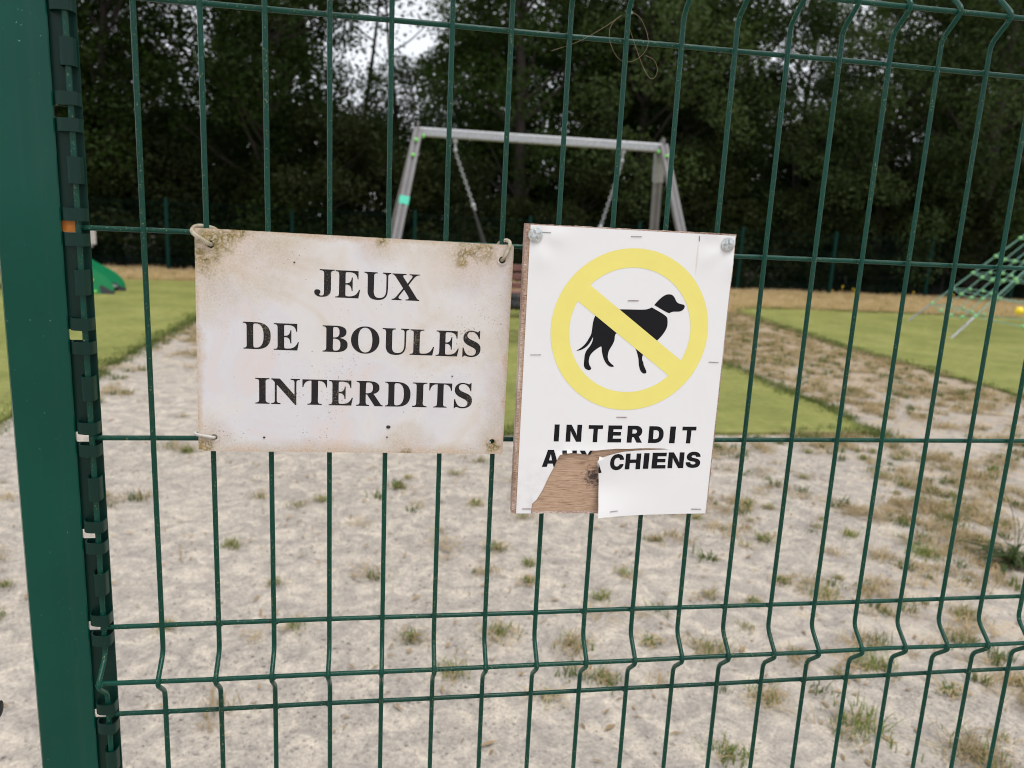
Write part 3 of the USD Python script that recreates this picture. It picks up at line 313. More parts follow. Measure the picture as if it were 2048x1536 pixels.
rng = np.random.default_rng(7)
DATA = json.loads(r'''{"ser":{"J":[[[[0,190],[11,222],[44,255],[77,267],[137,267],[170,255],[196,232],[210,200],[207,145],[177,97],[177,73],[182,65],[216,48],[275,51],[306,68],[325,101],[332,138],[332,865],[325,901],[309,931],[286,948],[249,961],[181,967],[181,1000],[697,1000],[697,967],[652,964],[603,947],[587,934],[572,897],[572,874],[568,871],[568,255],[554,177],[535,132],[509,93],[480,64],[473,63],[446,41],[384,15],[280,0],[218,0],[170,6],[133,15],[89,35],[41,70],[22,93],[4,132]]]],"E":[[[[0,0],[0,37],[35,37],[72,44],[98,56],[114,71],[129,101],[137,146],[137,842],[133,845],[133,876],[125,906],[102,941],[61,959],[7,963],[7,1000],[849,1000],[849,705],[845,701],[812,705],[804,758],[790,803],[760,855],[726,889],[681,915],[607,937],[551,945],[423,945],[396,937],[380,921],[373,894],[374,539],[463,546],[515,569],[524,579],[530,580],[560,617],[579,655],[598,718],[601,756],[638,760],[638,258],[601,262],[587,360],[564,412],[542,435],[541,442],[535,443],[523,457],[470,480],[433,487],[374,487],[373,117],[384,86],[396,74],[426,63],[461,63],[464,59],[584,66],[674,89],[715,107],[748,130],[789,167],[841,241],[875,314],[915,314],[856,0]]]],"U":[[[[0,963],[0,1000],[494,1000],[494,963],[449,959],[400,944],[377,921],[365,884],[365,246],[384,164],[410,116],[444,82],[478,63],[519,52],[599,48],[685,67],[737,96],[770,130],[804,190],[827,283],[827,328],[830,331],[830,842],[827,845],[827,876],[812,917],[789,941],[736,959],[690,963],[690,1000],[1007,1000],[1007,963],[976,959],[927,937],[915,925],[900,891],[897,872],[897,373],[893,370],[893,310],[889,308],[886,255],[871,192],[841,122],[819,89],[771,41],[697,0],[613,-22],[537,-26],[535,-30],[432,-26],[336,-7],[288,11],[240,41],[196,85],[173,118],[155,159],[140,207],[129,273],[129,842],[125,845],[125,880],[114,914],[91,941],[46,959]]]],"X":[[[[0,37],[35,41],[69,52],[106,74],[125,96],[136,100],[137,107],[173,145],[181,162],[203,186],[210,203],[243,241],[251,258],[272,281],[280,299],[302,322],[310,339],[320,348],[399,456],[125,881],[69,944],[42,959],[7,963],[4,1000],[509,1000],[509,963],[429,959],[399,940],[391,906],[417,850],[555,641],[564,647],[587,686],[597,695],[649,779],[690,831],[720,895],[720,920],[711,937],[692,952],[670,959],[620,963],[616,1000],[982,1000],[982,963],[943,963],[898,952],[857,929],[794,870],[793,863],[757,822],[742,793],[731,785],[708,745],[698,737],[683,708],[672,700],[657,672],[646,663],[593,581],[897,101],[942,52],[965,41],[993,37],[993,0],[498,0],[498,37],[555,41],[589,52],[609,71],[613,98],[583,168],[437,399],[425,390],[384,325],[373,316],[314,225],[285,191],[259,150],[247,116],[251,75],[274,52],[308,41],[358,37],[358,0],[0,0]]]],"D":[[[[0,963],[0,1000],[524,1000],[526,996],[565,996],[675,974],[745,948],[793,923],[830,897],[842,882],[849,882],[904,823],[948,749],[982,649],[993,587],[993,541],[996,539],[993,410],[970,299],[941,225],[882,140],[823,89],[749,48],[675,22],[601,7],[534,4],[531,0],[11,0],[11,37],[50,41],[95,56],[118,83],[129,128],[129,861],[118,910],[91,944],[57,959]],[[365,143],[373,94],[381,78],[404,59],[445,52],[507,55],[578,78],[627,111],[671,167],[701,231],[727,334],[731,391],[734,393],[734,446],[738,449],[738,555],[734,557],[734,610],[731,613],[727,670],[705,762],[664,848],[608,907],[563,933],[515,948],[431,952],[400,944],[377,921],[369,895],[369,863],[365,861]]]],"B":[[[[0,963],[0,1000],[528,1000],[530,996],[616,989],[686,970],[749,941],[790,908],[823,856],[838,801],[838,742],[819,675],[801,646],[760,605],[738,590],[683,565],[609,543],[611,539],[627,539],[705,517],[775,483],[812,458],[841,428],[867,387],[886,325],[882,225],[867,177],[845,137],[797,85],[760,59],[708,33],[631,11],[583,4],[548,4],[546,0],[4,0],[4,37],[57,44],[91,60],[118,90],[129,131],[129,865],[121,903],[110,925],[88,948],[39,963]],[[365,132],[373,94],[396,63],[419,55],[463,52],[515,59],[552,74],[590,108],[609,142],[627,228],[627,330],[620,374],[609,408],[590,442],[563,468],[522,491],[463,506],[372,509],[366,504]],[[369,875],[365,872],[366,555],[422,554],[497,568],[534,587],[556,610],[579,651],[590,700],[594,772],[590,775],[587,839],[575,877],[556,911],[538,929],[508,944],[481,952],[408,952],[380,936],[369,906]]]],"O":[[[[0,483],[4,568],[11,616],[37,705],[77,786],[114,838],[136,857],[137,863],[218,934],[303,982],[391,1011],[454,1022],[507,1022],[509,1026],[638,1015],[723,989],[808,945],[849,915],[868,894],[875,893],[945,812],[989,734],[1022,638],[1037,535],[1033,424],[1018,351],[1000,295],[974,240],[923,162],[852,92],[790,48],[723,15],[672,-4],[576,-22],[454,-22],[373,-7],[310,15],[251,44],[170,103],[100,181],[48,269],[11,384],[4,432],[4,481]],[[262,469],[266,360],[292,234],[306,193],[340,130],[388,75],[426,48],[463,33],[504,26],[544,26],[585,33],[622,48],[675,89],[704,130],[730,182],[756,271],[771,375],[771,424],[775,427],[775,569],[771,572],[771,618],[768,620],[760,699],[738,784],[701,862],[649,926],[611,952],[574,967],[540,974],[486,974],[437,963],[400,944],[347,896],[310,832],[280,740],[262,610],[262,535],[258,532],[258,471]]]],"L":[[[[0,0],[0,37],[39,41],[79,52],[110,75],[122,98],[129,132],[129,876],[114,921],[91,944],[53,959],[4,963],[4,1000],[517,1000],[517,963],[441,959],[404,944],[384,925],[369,884],[369,849],[365,846],[365,165],[369,162],[373,105],[381,86],[393,74],[408,66],[461,63],[464,59],[581,66],[666,89],[741,133],[789,185],[837,267],[863,339],[904,339],[900,295],[849,0]]]],"S":[[[[0,347],[41,347],[44,343],[48,312],[70,242],[107,164],[148,108],[193,70],[238,48],[275,37],[370,33],[415,44],[445,59],[483,93],[505,131],[517,172],[517,219],[494,276],[442,328],[199,450],[129,498],[77,546],[48,587],[26,635],[18,664],[15,683],[18,801],[33,852],[52,889],[81,930],[137,978],[207,1011],[255,1022],[297,1022],[299,1026],[369,1022],[491,996],[545,978],[577,978],[597,994],[609,1026],[649,1026],[649,701],[613,701],[590,774],[557,836],[524,875],[523,881],[490,915],[449,944],[389,970],[348,978],[309,978],[271,970],[234,955],[189,914],[174,884],[166,850],[166,822],[174,787],[189,757],[230,716],[282,683],[389,631],[399,631],[452,602],[461,601],[539,561],[587,528],[642,472],[657,450],[675,413],[690,358],[694,258],[672,166],[635,103],[587,55],[550,30],[494,4],[428,-15],[375,-18],[373,-22],[251,-18],[199,-7],[179,4],[105,26],[73,26],[48,6],[41,-22],[0,-22]]]],"I":[[[[0,0],[0,37],[4,41],[27,41],[72,52],[114,78],[125,98],[137,146],[137,872],[133,898],[117,933],[87,952],[35,963],[0,963],[0,1000],[509,1000],[506,963],[434,956],[396,937],[380,914],[373,883],[373,131],[384,90],[411,63],[463,44],[509,41],[509,0]]]],"N":[[[[0,0],[0,37],[61,44],[84,52],[106,71],[118,94],[125,128],[125,854],[81,904],[81,910],[40,951],[0,963],[0,1000],[306,1000],[325,971],[358,937],[359,931],[391,897],[392,890],[424,856],[425,850],[458,815],[458,809],[491,775],[491,768],[509,753],[525,728],[542,712],[558,687],[576,672],[591,647],[609,631],[639,588],[657,572],[672,547],[690,531],[705,506],[723,491],[739,466],[817,376],[819,857],[816,860],[815,887],[804,921],[781,944],[732,959],[686,963],[686,1000],[1015,1000],[1011,963],[961,959],[924,944],[904,925],[889,883],[889,856],[886,854],[886,-22],[841,-22],[838,-18],[822,6],[786,44],[771,69],[738,103],[737,110],[701,148],[701,154],[668,188],[653,213],[616,251],[616,257],[583,292],[568,316],[531,354],[531,361],[498,395],[483,420],[465,435],[464,442],[446,458],[446,464],[380,539],[365,564],[347,579],[346,586],[280,661],[280,667],[198,760],[196,124],[211,79],[230,59],[283,41],[321,41],[325,37],[325,0]]]],"T":[[[[0,1000],[878,1000],[878,697],[841,697],[838,743],[815,814],[789,859],[744,903],[700,930],[651,945],[607,952],[557,950],[557,135],[568,90],[591,60],[626,44],[697,37],[697,0],[181,0],[181,37],[230,41],[276,56],[302,82],[317,124],[317,151],[321,154],[321,950],[272,952],[212,941],[167,922],[130,896],[93,855],[63,799],[48,751],[41,697],[4,697],[0,701]]]],"R":[[[[0,0],[0,37],[39,41],[79,52],[110,75],[122,98],[129,132],[129,872],[121,903],[98,937],[61,956],[4,963],[4,1000],[528,1000],[530,996],[572,996],[661,982],[731,959],[782,934],[805,912],[812,911],[852,863],[878,801],[882,694],[871,649],[845,601],[812,565],[771,535],[727,513],[666,494],[664,482],[697,439],[938,78],[964,52],[987,41],[1022,37],[1022,0],[708,0],[411,465],[365,463],[369,124],[380,86],[403,59],[441,44],[498,37],[498,0]],[[365,519],[372,513],[444,513],[530,532],[564,550],[593,580],[620,629],[635,707],[635,765],[624,832],[597,889],[567,918],[522,941],[481,948],[415,945],[392,937],[373,910],[365,861]]]]},"san":{"N":[[[[0,1000],[296,1000],[381,863],[385,850],[392,845],[396,833],[409,818],[444,754],[457,739],[492,675],[505,660],[509,647],[557,574],[564,554],[570,550],[619,457],[619,448],[661,357],[663,400],[660,402],[653,575],[649,577],[649,1000],[931,1000],[931,0],[632,0],[573,102],[540,151],[536,164],[529,168],[525,181],[491,230],[488,243],[481,247],[477,260],[433,326],[429,339],[395,388],[374,432],[368,436],[306,557],[278,628],[267,643],[265,624],[268,622],[275,463],[278,460],[278,0],[0,0]]]],"T":[[[[0,780],[0,1000],[869,1000],[869,780],[571,778],[570,0],[299,0],[299,779]]]],"E":[[[[0,1000],[722,1000],[722,780],[271,778],[273,612],[684,612],[684,399],[273,398],[272,221],[718,220],[718,0],[0,0]]]],"R":[[[[0,1000],[471,1000],[473,997],[526,993],[581,979],[643,952],[701,911],[735,873],[770,818],[794,746],[801,698],[801,622],[790,560],[763,491],[732,447],[698,412],[632,370],[667,304],[674,299],[688,266],[694,261],[708,228],[715,223],[729,190],[735,186],[749,152],[756,148],[770,115],[777,110],[791,77],[797,72],[811,39],[818,34],[832,0],[540,0],[429,212],[423,216],[398,270],[392,275],[371,322],[362,330],[272,328],[271,0],[0,0]],[[271,542],[400,540],[455,553],[480,568],[501,589],[519,638],[515,699],[491,745],[473,759],[421,780],[272,783]]]],"D":[[[[0,1000],[429,1000],[526,986],[612,959],[677,924],[685,914],[715,897],[736,873],[742,873],[750,860],[777,835],[794,805],[804,797],[838,732],[866,646],[880,550],[876,412],[859,326],[828,244],[766,151],[708,96],[649,58],[588,31],[529,14],[471,3],[435,3],[433,0],[0,0]],[[271,233],[410,230],[480,244],[529,269],[563,303],[587,349],[598,383],[608,452],[608,544],[605,546],[601,599],[587,648],[567,690],[535,725],[493,749],[448,763],[403,770],[272,768]]]],"A":[[[[0,0],[323,1000],[694,1000],[1031,0],[722,0],[664,192],[359,192],[302,0]],[[467,588],[421,395],[605,397],[574,498],[512,761],[507,766],[502,764]]]],"U":[[[[0,320],[0,1000],[271,1000],[272,356],[289,300],[331,252],[359,234],[408,220],[455,220],[511,238],[560,279],[577,307],[588,339],[591,356],[591,1000],[863,1000],[863,320],[859,317],[859,292],[849,244],[821,179],[784,124],[729,72],[680,41],[636,21],[584,3],[512,-10],[480,-10],[478,-14],[347,-10],[234,17],[175,45],[137,69],[65,141],[45,172],[21,223],[7,271]]]],"X":[[[[0,0],[10,21],[37,53],[52,79],[79,111],[117,172],[127,180],[158,230],[168,238],[199,289],[209,297],[265,381],[275,389],[306,440],[357,508],[336,549],[72,945],[68,958],[41,993],[41,1000],[354,1000],[419,897],[423,884],[436,869],[457,826],[464,821],[511,715],[564,828],[570,833],[577,852],[670,1000],[976,1000],[976,993],[949,958],[945,945],[684,552],[680,540],[667,524],[667,514],[1017,0],[691,0],[680,23],[643,76],[639,88],[601,141],[598,154],[584,168],[580,181],[567,196],[508,310],[447,196],[316,0]]]],"C":[[[[0,447],[0,553],[3,555],[10,636],[34,722],[76,804],[110,852],[186,924],[261,969],[337,997],[436,1014],[529,1014],[619,1000],[701,973],[784,924],[838,873],[887,804],[921,718],[935,636],[660,636],[649,679],[635,707],[600,745],[569,763],[538,773],[463,777],[407,763],[365,738],[334,707],[303,651],[285,593],[282,543],[278,541],[278,456],[282,454],[285,404],[303,345],[327,300],[358,265],[397,241],[459,223],[513,223],[569,237],[607,262],[635,293],[653,328],[660,364],[935,364],[931,320],[914,261],[887,203],[849,148],[804,100],[798,99],[756,62],[694,27],[629,3],[529,-14],[402,-10],[292,17],[227,48],[189,72],[124,131],[123,137],[93,168],[58,223],[21,320],[7,385],[3,445]]]],"H":[[[[0,1000],[271,1000],[273,622],[630,622],[632,1000],[904,1000],[904,0],[632,0],[630,402],[273,402],[271,0],[0,0]]]],"S":[[[[0,309],[0,351],[258,351],[261,311],[282,265],[303,245],[331,227],[397,210],[458,210],[514,224],[553,255],[563,280],[564,304],[556,325],[532,350],[519,354],[514,361],[469,378],[414,392],[261,423],[196,447],[120,491],[86,522],[58,560],[34,619],[27,660],[27,725],[38,780],[65,842],[89,876],[158,938],[247,983],[326,1003],[383,1007],[385,1010],[512,1007],[581,993],[667,959],[722,921],[770,869],[801,814],[814,777],[825,718],[825,684],[564,684],[560,717],[546,745],[525,766],[504,776],[462,787],[401,787],[349,773],[320,748],[309,723],[309,696],[316,678],[348,646],[411,622],[550,594],[646,564],[701,536],[746,505],[784,467],[801,443],[821,402],[835,351],[838,326],[835,234],[821,182],[804,144],[780,110],[729,62],[677,31],[612,7],[550,-7],[487,-10],[485,-14],[340,-10],[220,17],[158,45],[117,72],[69,120],[45,155],[21,206],[10,241]]]]},"out":{"A1":[["J",-41.54,-22.43,47.99,74.3],["E",-21.85,1.54,47.98,74.09],["U",5.35,30.83,47.97,73.82],["X",31.83,58.52,47.96,73.56]],"A2":[["D",-107.12,-81.7,-4.63,21.27],["E",-78.83,-55.43,-4.8,21.03],["B",-33.24,-9.38,-5.09,20.62],["O",-6.26,21.12,-5.27,20.36],["U",24.06,49.84,-5.45,20.1],["L",50.85,74.7,-5.61,19.87],["E",76.48,99.34,-5.77,19.64],["S",103.11,121.23,-5.38,20.07]],"A3":[["I",-96.2,-82.94,-58.21,-32.76],["N",-81.31,-54.21,-58.24,-32.85],["T",-51.98,-28.47,-58.29,-32.97],["E",-26.78,-3.41,-58.33,-33.07],["R",-0.24,25.85,-58.38,-33.19],["D",27.83,53.0,-58.43,-33.31],["I",55.0,69.45,-58.46,-33.4],["T",71.46,94.32,-58.5,-33.49],["S",96.86,115.11,-58.24,-33.19]],"B1":[["I",-67.38,-62.13,-68.59,-50.55],["N",-54.93,-38.56,-68.78,-50.71],["T",-31.41,-16.32,-69.02,-50.92],["E",-10.41,4.28,-69.23,-51.11],["R",10.37,26.9,-69.46,-51.31],["D",33.58,49.87,-69.7,-51.52],["I",56.6,62.79,-69.88,-51.68],["T",70.09,85.53,-70.07,-51.84]],"B2":[["A",-78.27,-60.65,-95.84,-77.7],["U",-57.92,-42.5,-96.02,-77.85],["X",-40.14,-22.51,-96.2,-78.0]],"B3":[["C",-6.77,8.45,-98.58,-81.21],["H",10.28,27.07,-98.24,-80.84],["I",30.26,36.16,-97.95,-80.53],["E",39.62,55.25,-97.68,-80.22],["N",57.38,75.03,-97.31,-79.83],["S",77.44,93.58,-96.94,-79.42]],"holesA":[[-135.23,92.1],[138.47,91.74],[-134.64,-92.57],[137.89,-93.51]],"cordTL":[[-135.23,92.1],[-142.77,97.2],[-148.9,101.0],[-148.1,106.51],[-140.6,107.35]],"cordTR":[[138.47,91.74],[142.38,99.16],[144.81,106.48],[142.91,110.02],[139.03,108.37]],"strapBL":[[-134.64,-92.57],[-142.82,-90.97],[-150.67,-89.95]],"paper":[[-103.52,147.91],[106.0,146.95],[105.57,-148.79],[-102.6,-146.58]],"board":[[-107.99,148.85],[107.13,148.45],[107.14,-150.36],[-107.08,-146.94]],"tear":[[-87.04,-147.29],[-85.75,-135.7],[-81.45,-131.7],[-75.6,-121.01],[-70.02,-106.36],[-65.5,-95.75],[-62.21,-86.51],[-59.88,-82.55],[-54.85,-80.57],[-45.76,-80.94],[-35.3,-81.84],[-28.08,-82.48],[-25.76,-78.51],[-21.23,-77.83],[-13.42,-77.15],[-0.32,-76.44],[12.84,-75.73],[26.13,-75.69],[46.22,-76.02],[58.36,-76.25],[46.29,-76.69],[26.27,-77.29],[6.45,-78.55],[-6.52,-81.37],[-15.52,-84.05],[-17.46,-84.45],[-21.15,-87.78],[-19.13,-97.11],[-17.86,-110.53],[-17.12,-124.04],[-16.76,-137.64],[-16.65,-148.04]],"dogh":[[27.29,74.76],[30.5,78.94],[34.61,83.14],[38.25,85.48],[42.03,86.35],[45.33,85.6],[47.89,83.23],[49.8,79.59],[51.94,77.55],[55.28,76.67],[58.58,76.16],[59.78,74.59],[59.34,72.46],[57.84,70.54],[54.75,68.95],[50.86,68.83],[47.62,68.73],[45.1,67.9],[43.28,66.6]],"dogb":[[24.94,72.34],[41.58,64.06],[42.93,59.49],[43.15,54.5],[42.21,50.72],[39.44,45.62],[35.37,40.49],[30.35,35.7],[23.38,29.48],[19.41,23.06],[19.15,18.62],[20.94,16.12],[21.61,12.96],[23.15,10.18],[24.86,7.15],[25.33,4.86],[23.05,4.05],[20.62,4.9],[18.16,7.79],[16.41,12.85],[15.49,20.44],[11.65,30.45],[4.47,39.06],[-2.29,43.25],[-9.12,45.56],[-11.26,43.63],[-11.07,38.03],[-12.97,32.99],[-16.35,27.27],[-17.18,21.6],[-16.2,17.22],[-13.39,14.12],[-9.73,11.67],[-9.9,10.53],[-13.75,10.45],[-17.14,12.78],[-19.99,16.51],[-22.29,21.49],[-23.73,27.09],[-24.1,31.84],[-27.99,29.49],[-32.78,25.63],[-35.68,21.81],[-36.58,16.77],[-35.88,12.39],[-33.92,9.91],[-33.0,7.79],[-35.44,6.35],[-39.1,7.67],[-40.78,9.77],[-41.36,12.65],[-41.27,16.67],[-41.16,22.31],[-39.83,26.71],[-35.77,31.8],[-33.86,36.82],[-33.45,41.55],[-36.04,35.52],[-38.91,31.47],[-42.49,28.52],[-46.77,26.55],[-50.78,26.08],[-47.49,27.78],[-43.3,30.99],[-39.83,35.43],[-37.62,39.83],[-35.95,42.97],[-35.39,47.31],[-35.13,54.1],[-34.08,60.28],[-31.84,64.02],[-28.84,65.95],[-18.33,68.74],[-3.19,69.59],[9.56,69.5],[17.85,69.77],[21.62,70.63]],"bar":[[-31.93,98.62],[-45.79,83.64],[56.72,9.19],[42.16,-4.08]],"screws":[[-98.43,138.33],[98.45,137.78]],"staples":[[[-91.77,141.54],[-83.32,141.35]],[[-2.69,141.58],[8.31,141.73]],[[-0.74,78.26],[10.68,78.64]],[[-96.69,21.16],[-85.91,21.41]],[[91.18,17.88],[102.2,17.6]],[[67.61,145.42],[68.43,140.06]],[[-2.82,-42.13],[8.32,-42.28]],[[-96.41,-141.52],[-85.42,-141.63]],[[88.74,-143.58],[100.16,-143.83]],[[-3.23,-143.65],[5.71,-143.05]]],"char":[-25.12,-105.13]}}''')

# ---------------------------------------------------------------- the ground and the turf
gx = np.concatenate([[-220, -90, -40, -20], np.arange(-10, 20.01, .5), [30, 50, 100, 220]]); gy = np.concatenate([[-220, -90, -30, -10, -4], np.arange(-1.5, 19.01, .5), [24, 32, 60, 120, 240]])
X, Y = np.meshgrid(gx, gy, indexing='ij')
Z = .012 * (meshkit.fbm(np.stack([X * .8, Y * .8, 0 * X], -1), 3, 3) - .5) * (np.abs(X - 4) < 16) * (np.abs(Y - 8) < 12) - .004
V = np.stack([X, Y, Z], -1).reshape(-1, 3); ny = len(gy)
i, j = np.meshgrid(np.arange(len(gx) - 1), np.arange(ny - 1), indexing='ij'); a = i * ny + j
F = np.stack([a, a + ny, a + ny + 1, a + 1], -1).reshape(-1, 4)
tag(obj('ground', (V, F), M_ground, None, True), kind='structure')

def rough_edge(poly, seed, amp=.05, step=.06):
    p = np.array(shapely.segmentize(poly.exterior, step).coords)[:-1]
    n = meshkit.fbm(np.c_[p * 2.2, np.zeros(len(p))], 4, seed) - .5; n2 = meshkit.fbm(np.c_[p * 2.2, np.ones(len(p)) * 9], 4, seed + 5) - .5
    return Polygon(p + np.c_[n, n2] * amp * 2).buffer(0)
turf_polys = {
    'left': Polygon([(-9.5, 4.25), (-2.17, 4.25), (-2.15, 9.7), (-2.2, 15.3), (-6, 14.9), (-9.5, 14.3)]),
    'middle': Polygon([(.2, 4.30), (3.95, 4.34), (3.97, 7.1), (3.95, 12.6), (.2, 12.6)]),
    'right': Polygon([(6.47, 4.0), (6.38, 8.55), (6.72, 12.96), (7.25, 13.5), (10.5, 13.42), (12.5, 13.2), (18.5, 12.8), (18.5, 4.0)])}
for k, (nm, P) in enumerate(turf_polys.items()):
    g = rough_edge(P, 11 + k); v, f = extrude(g, .03); v[:, 2] -= .012
    tag(obj('turf', (v, f), M_turf), kind='structure')

# ---------------------------------------------------------------- grass, straw and stones on the ground
def blade_tuft(seed, n, h, spread, lean=.5, width=.0022, droop=.5):
    r = np.random.default_rng(seed); out = []
    for _ in range(n):
        az = r.uniform(0, 2 * np.pi); d = np.array([math.cos(az), math.sin(az), 0]); s = np.array([-d[1], d[0], 0]); b = r.normal(0, spread, 2); hh = h * r.uniform(.45, 1.1); ln = lean * r.uniform(.1, 1.3); w = width * r.uniform(.6, 1.3)
        pts = [np.array([b[0], b[1], -.003]) + d * ln * hh * (t ** 1.6) + np.array([0, 0, hh * (t - droop * .45 * t * t)]) for t in (0, .4, .75, 1.0)]
        v = []
        for p, k in zip(pts, (1, .85, .55, .06)): v += [p - s * w * k, p + s * w * k]
        out.append((np.array(v), np.array([[0, 1, 3], [0, 3, 2], [2, 3, 5], [2, 5, 4], [4, 5, 7], [4, 7, 6]])))
    return join(out)
def flat_tuft(seed, n, rad, width=.0018):
    r = np.random.default_rng(seed); out = []
    for _ in range(n):
        az = r.uniform(0, 2 * np.pi); d = np.array([math.cos(az), math.sin(az), 0]); s = np.array([-d[1], d[0], 0]); b = r.normal(0, rad * .5, 2); L = rad * r.uniform(.4, 1.2); z = r.uniform(.002, .012); zz = r.uniform(-.003, .018); w = width * r.uniform(.5, 1.3)
        p = [np.array([b[0], b[1], z]), np.array([b[0], b[1], z + zz * .7 + .004]) + d * L * .5, np.array([b[0], b[1], max(z + zz * .4, .002)]) + d * L]
        v = []
        for q_, k in zip(p, (.8, 1, .1)): v += [q_ - s * w * k, q_ + s * w * k]
        out.append((np.array(v), np.array([[0, 1, 3], [0, 3, 2], [2, 3, 5], [2, 5, 4]])))
    return join(out)
def instancer(name, protos, pos, rotz, scale, idx, label=None, cat=None):
    """protos: list of (mesh, material)"""
    path = numbered('/World', name); pi = UsdGeom.PointInstancer.Define(stage, path); rel = pi.CreatePrototypesRel()
    for k, (me, ma) in enumerate(protos):
        usdkit.mesh(stage, f'{path}/prototypes/clump_{k:03d}', me, ma); rel.AddTarget(f'{path}/prototypes/clump_{k:03d}')
    pi.CreatePositionsAttr(Vt.Vec3fArray.FromNumpy(np.asarray(pos, np.float32)))
    pi.CreateOrientationsAttr(Vt.QuathArray([Gf.Quath(float(math.cos(a / 2)), 0, 0, float(math.sin(a / 2))) for a in rotz]))
    pi.CreateScalesAttr(Vt.Vec3fArray.FromNumpy(np.repeat(np.asarray(scale, np.float32)[:, None], 3, 1)))
    pi.CreateProtoIndicesAttr(Vt.IntArray.FromNumpy(np.asarray(idx, np.int32)))
    return tag(pi, label, cat, None, 'stuff')
turf_union = shapely.union_all(list(turf_polys.values())).buffer(.02); shapely.prepare(turf_union)
def scatter(n, x0, x1, y0, y1, dens, avoid=True):
    P = np.c_[rng.uniform(x0, x1, n), rng.uniform(y0, y1, n)]
    k = rng.uniform(0, 1, n) < dens(P)
    if avoid: k &= ~shapely.contains_xy(turf_union, P[:, 0], P[:, 1])
    return P[k]
def patchy(P, f=1.3, seed=2): return meshkit.fbm(np.c_[P * f, np.zeros(len(P))], 4, seed)
def smoothstep(x, a, b): t = np.clip((x - a) / (b - a), 0, 1); return t * t * (3 - 2 * t)
# straw lying about
D1 = lambda P: smoothstep(.35 * patchy(P, 1.6) + .65 * patchy(P, 5.5, 4) - .055 + .14 * smoothstep(P[:, 0], .6, 3.0) + .16 * smoothstep(P[:, 1], 4, 9) + .05 * smoothstep(-P[:, 1], -2.2, -1.0) * (P[:, 0] > .9), .55, .74)
P = np.vstack([scatter(15000, -3, 6.5, .7, 6, D1), scatter(9000, -2.3, 6.7, 6, 13, D1)])
tufts = [(flat_tuft(40 + k, 26, .05), M_grassD) for k in range(4)] + [(blade_tuft(50 + k, 30, .05, .022, .9, .0017), M_grassD) for k in range(3)] + [(blade_tuft(60 + k, 26, .042, .018, .8, .002), M_grassM) for k in range(3)]
idx = np.where(rng.uniform(size=len(P)) < .22, rng.integers(7, 10, len(P)), rng.integers(0, 7, len(P)))
instancer('dry_grass', tufts, np.c_[P, np.zeros(len(P))], rng.uniform(0, 6.28, len(P)), rng.uniform(.5, 1.3, len(P)) * (1 + .05 * P[:, 1]), idx, 'thin dry straw and dying grass scattered over the gravel')
# far strip of dry grass before the wood
P = np.vstack([scatter(9000, -9, 19, 12.6, 17.4, lambda P: .35 + .65 * smoothstep(patchy(P, .8, 5), .3, .55)), scatter(500, -9, 19, 17.3, 17.8, lambda P: .7 + 0 * P[:, 0])])
instancer('straw_grass', [(blade_tuft(70 + k, 46, .15, .09, .9, .0042), M_straw) for k in range(4)] + [(blade_tuft(76, 40, .13, .08, .8, .004), M_grassM)], np.c_[P, np.zeros(len(P))], rng.uniform(0, 6.28, len(P)), rng.uniform(.6, 1.2, len(P)), np.where(rng.uniform(size=len(P)) < .08, 4, rng.integers(0, 4, len(P))), 'strip of straw coloured grass along the far fence')
# living grass along the turf edges
E_ = []
for P in turf_polys.values():
    e = P.exterior
    for s in np.arange(0, e.length, .018):
        p = e.interpolate(s); E_.append((p.x, p.y))
E_ = np.array(E_); E_ = E_ + rng.normal(0, .06, E_.shape); k = (rng.uniform(size=len(E_)) < .3 + 1.3 * smoothstep(patchy(E_, 1.1, 8), .36, .56)) & (E_[:, 1] < 14) ; E_ = E_[k]
instancer('edge_grass', [(blade_tuft(80 + k, 34, .06, .04, .8, .0026), M_grassM) for k in range(4)] + [(flat_tuft(86, 22, .06), M_grassD)], np.c_[E_, np.zeros(len(E_))], rng.uniform(0, 6.28, len(E_)), rng.uniform(.5, 1.35, len(E_)), np.where(rng.uniform(size=len(E_)) < .2, 4, rng.integers(0, 4, len(E_))), 'ragged green grass growing along the turf edges')
# stones and litter
def pebble(seed):
    r = np.random.default_rng(seed); P = r.normal(size=(11, 3)); P /= np.linalg.norm(P, axis=1, keepdims=True); P *= [1, .8, .5]
    me = m3.Manifold.hull_points(P).to_mesh(); return np.array(me.vert_properties[:, :3], float), np.array(me.tri_verts)
P = np.vstack([scatter(9000, -1.9, 3.6, .7, 4.3, lambda P: .25 + .75 * smoothstep(patchy(P, 2.0, 12), .4, .6))])
# a few clumps of pebbles, each clump many islands, so tones vary
def pebble_clump(seed):
    r = np.random.default_rng(seed); out = []
    for k in range(16):
        v, f = pebble(seed * 50 + k); s = r.lognormal(-6.25, .4); out.append((v * s + [r.normal(0, .09), r.normal(0, .09), s * .12], f))
    return join(out)
instancer('gravel', [(pebble_clump(3 + k), M_pebble) for k in range(5)], np.c_[P, np.zeros(len(P))], rng.uniform(0, 6.28, len(P)), rng.uniform(.6, 1.25, len(P)), rng.integers(0, 5, len(P)), 'loose grey and pale gravel stones on the ground')
def litter_clump(seed):
    r = np.random.default_rng(seed); out = []
    for _ in range(5):
        L, w = r.uniform(.008, .03), r.uniform(.003, .009); a = r.uniform(0, 6.28); c = r.normal(0, .12, 2); R_ = np.array([[math.cos(a), -math.sin(a), 0], [math.sin(a), math.cos(a), 0], [0, 0, 1]])
        v = np.array([[-L, 0, .002], [0, -w, .006], [L, 0, .003], [0, w, .004]]) @ R_.T + [c[0], c[1], .002]; out.append((v, np.array([[0, 1, 2], [0, 2, 3]])))
    return join(out)
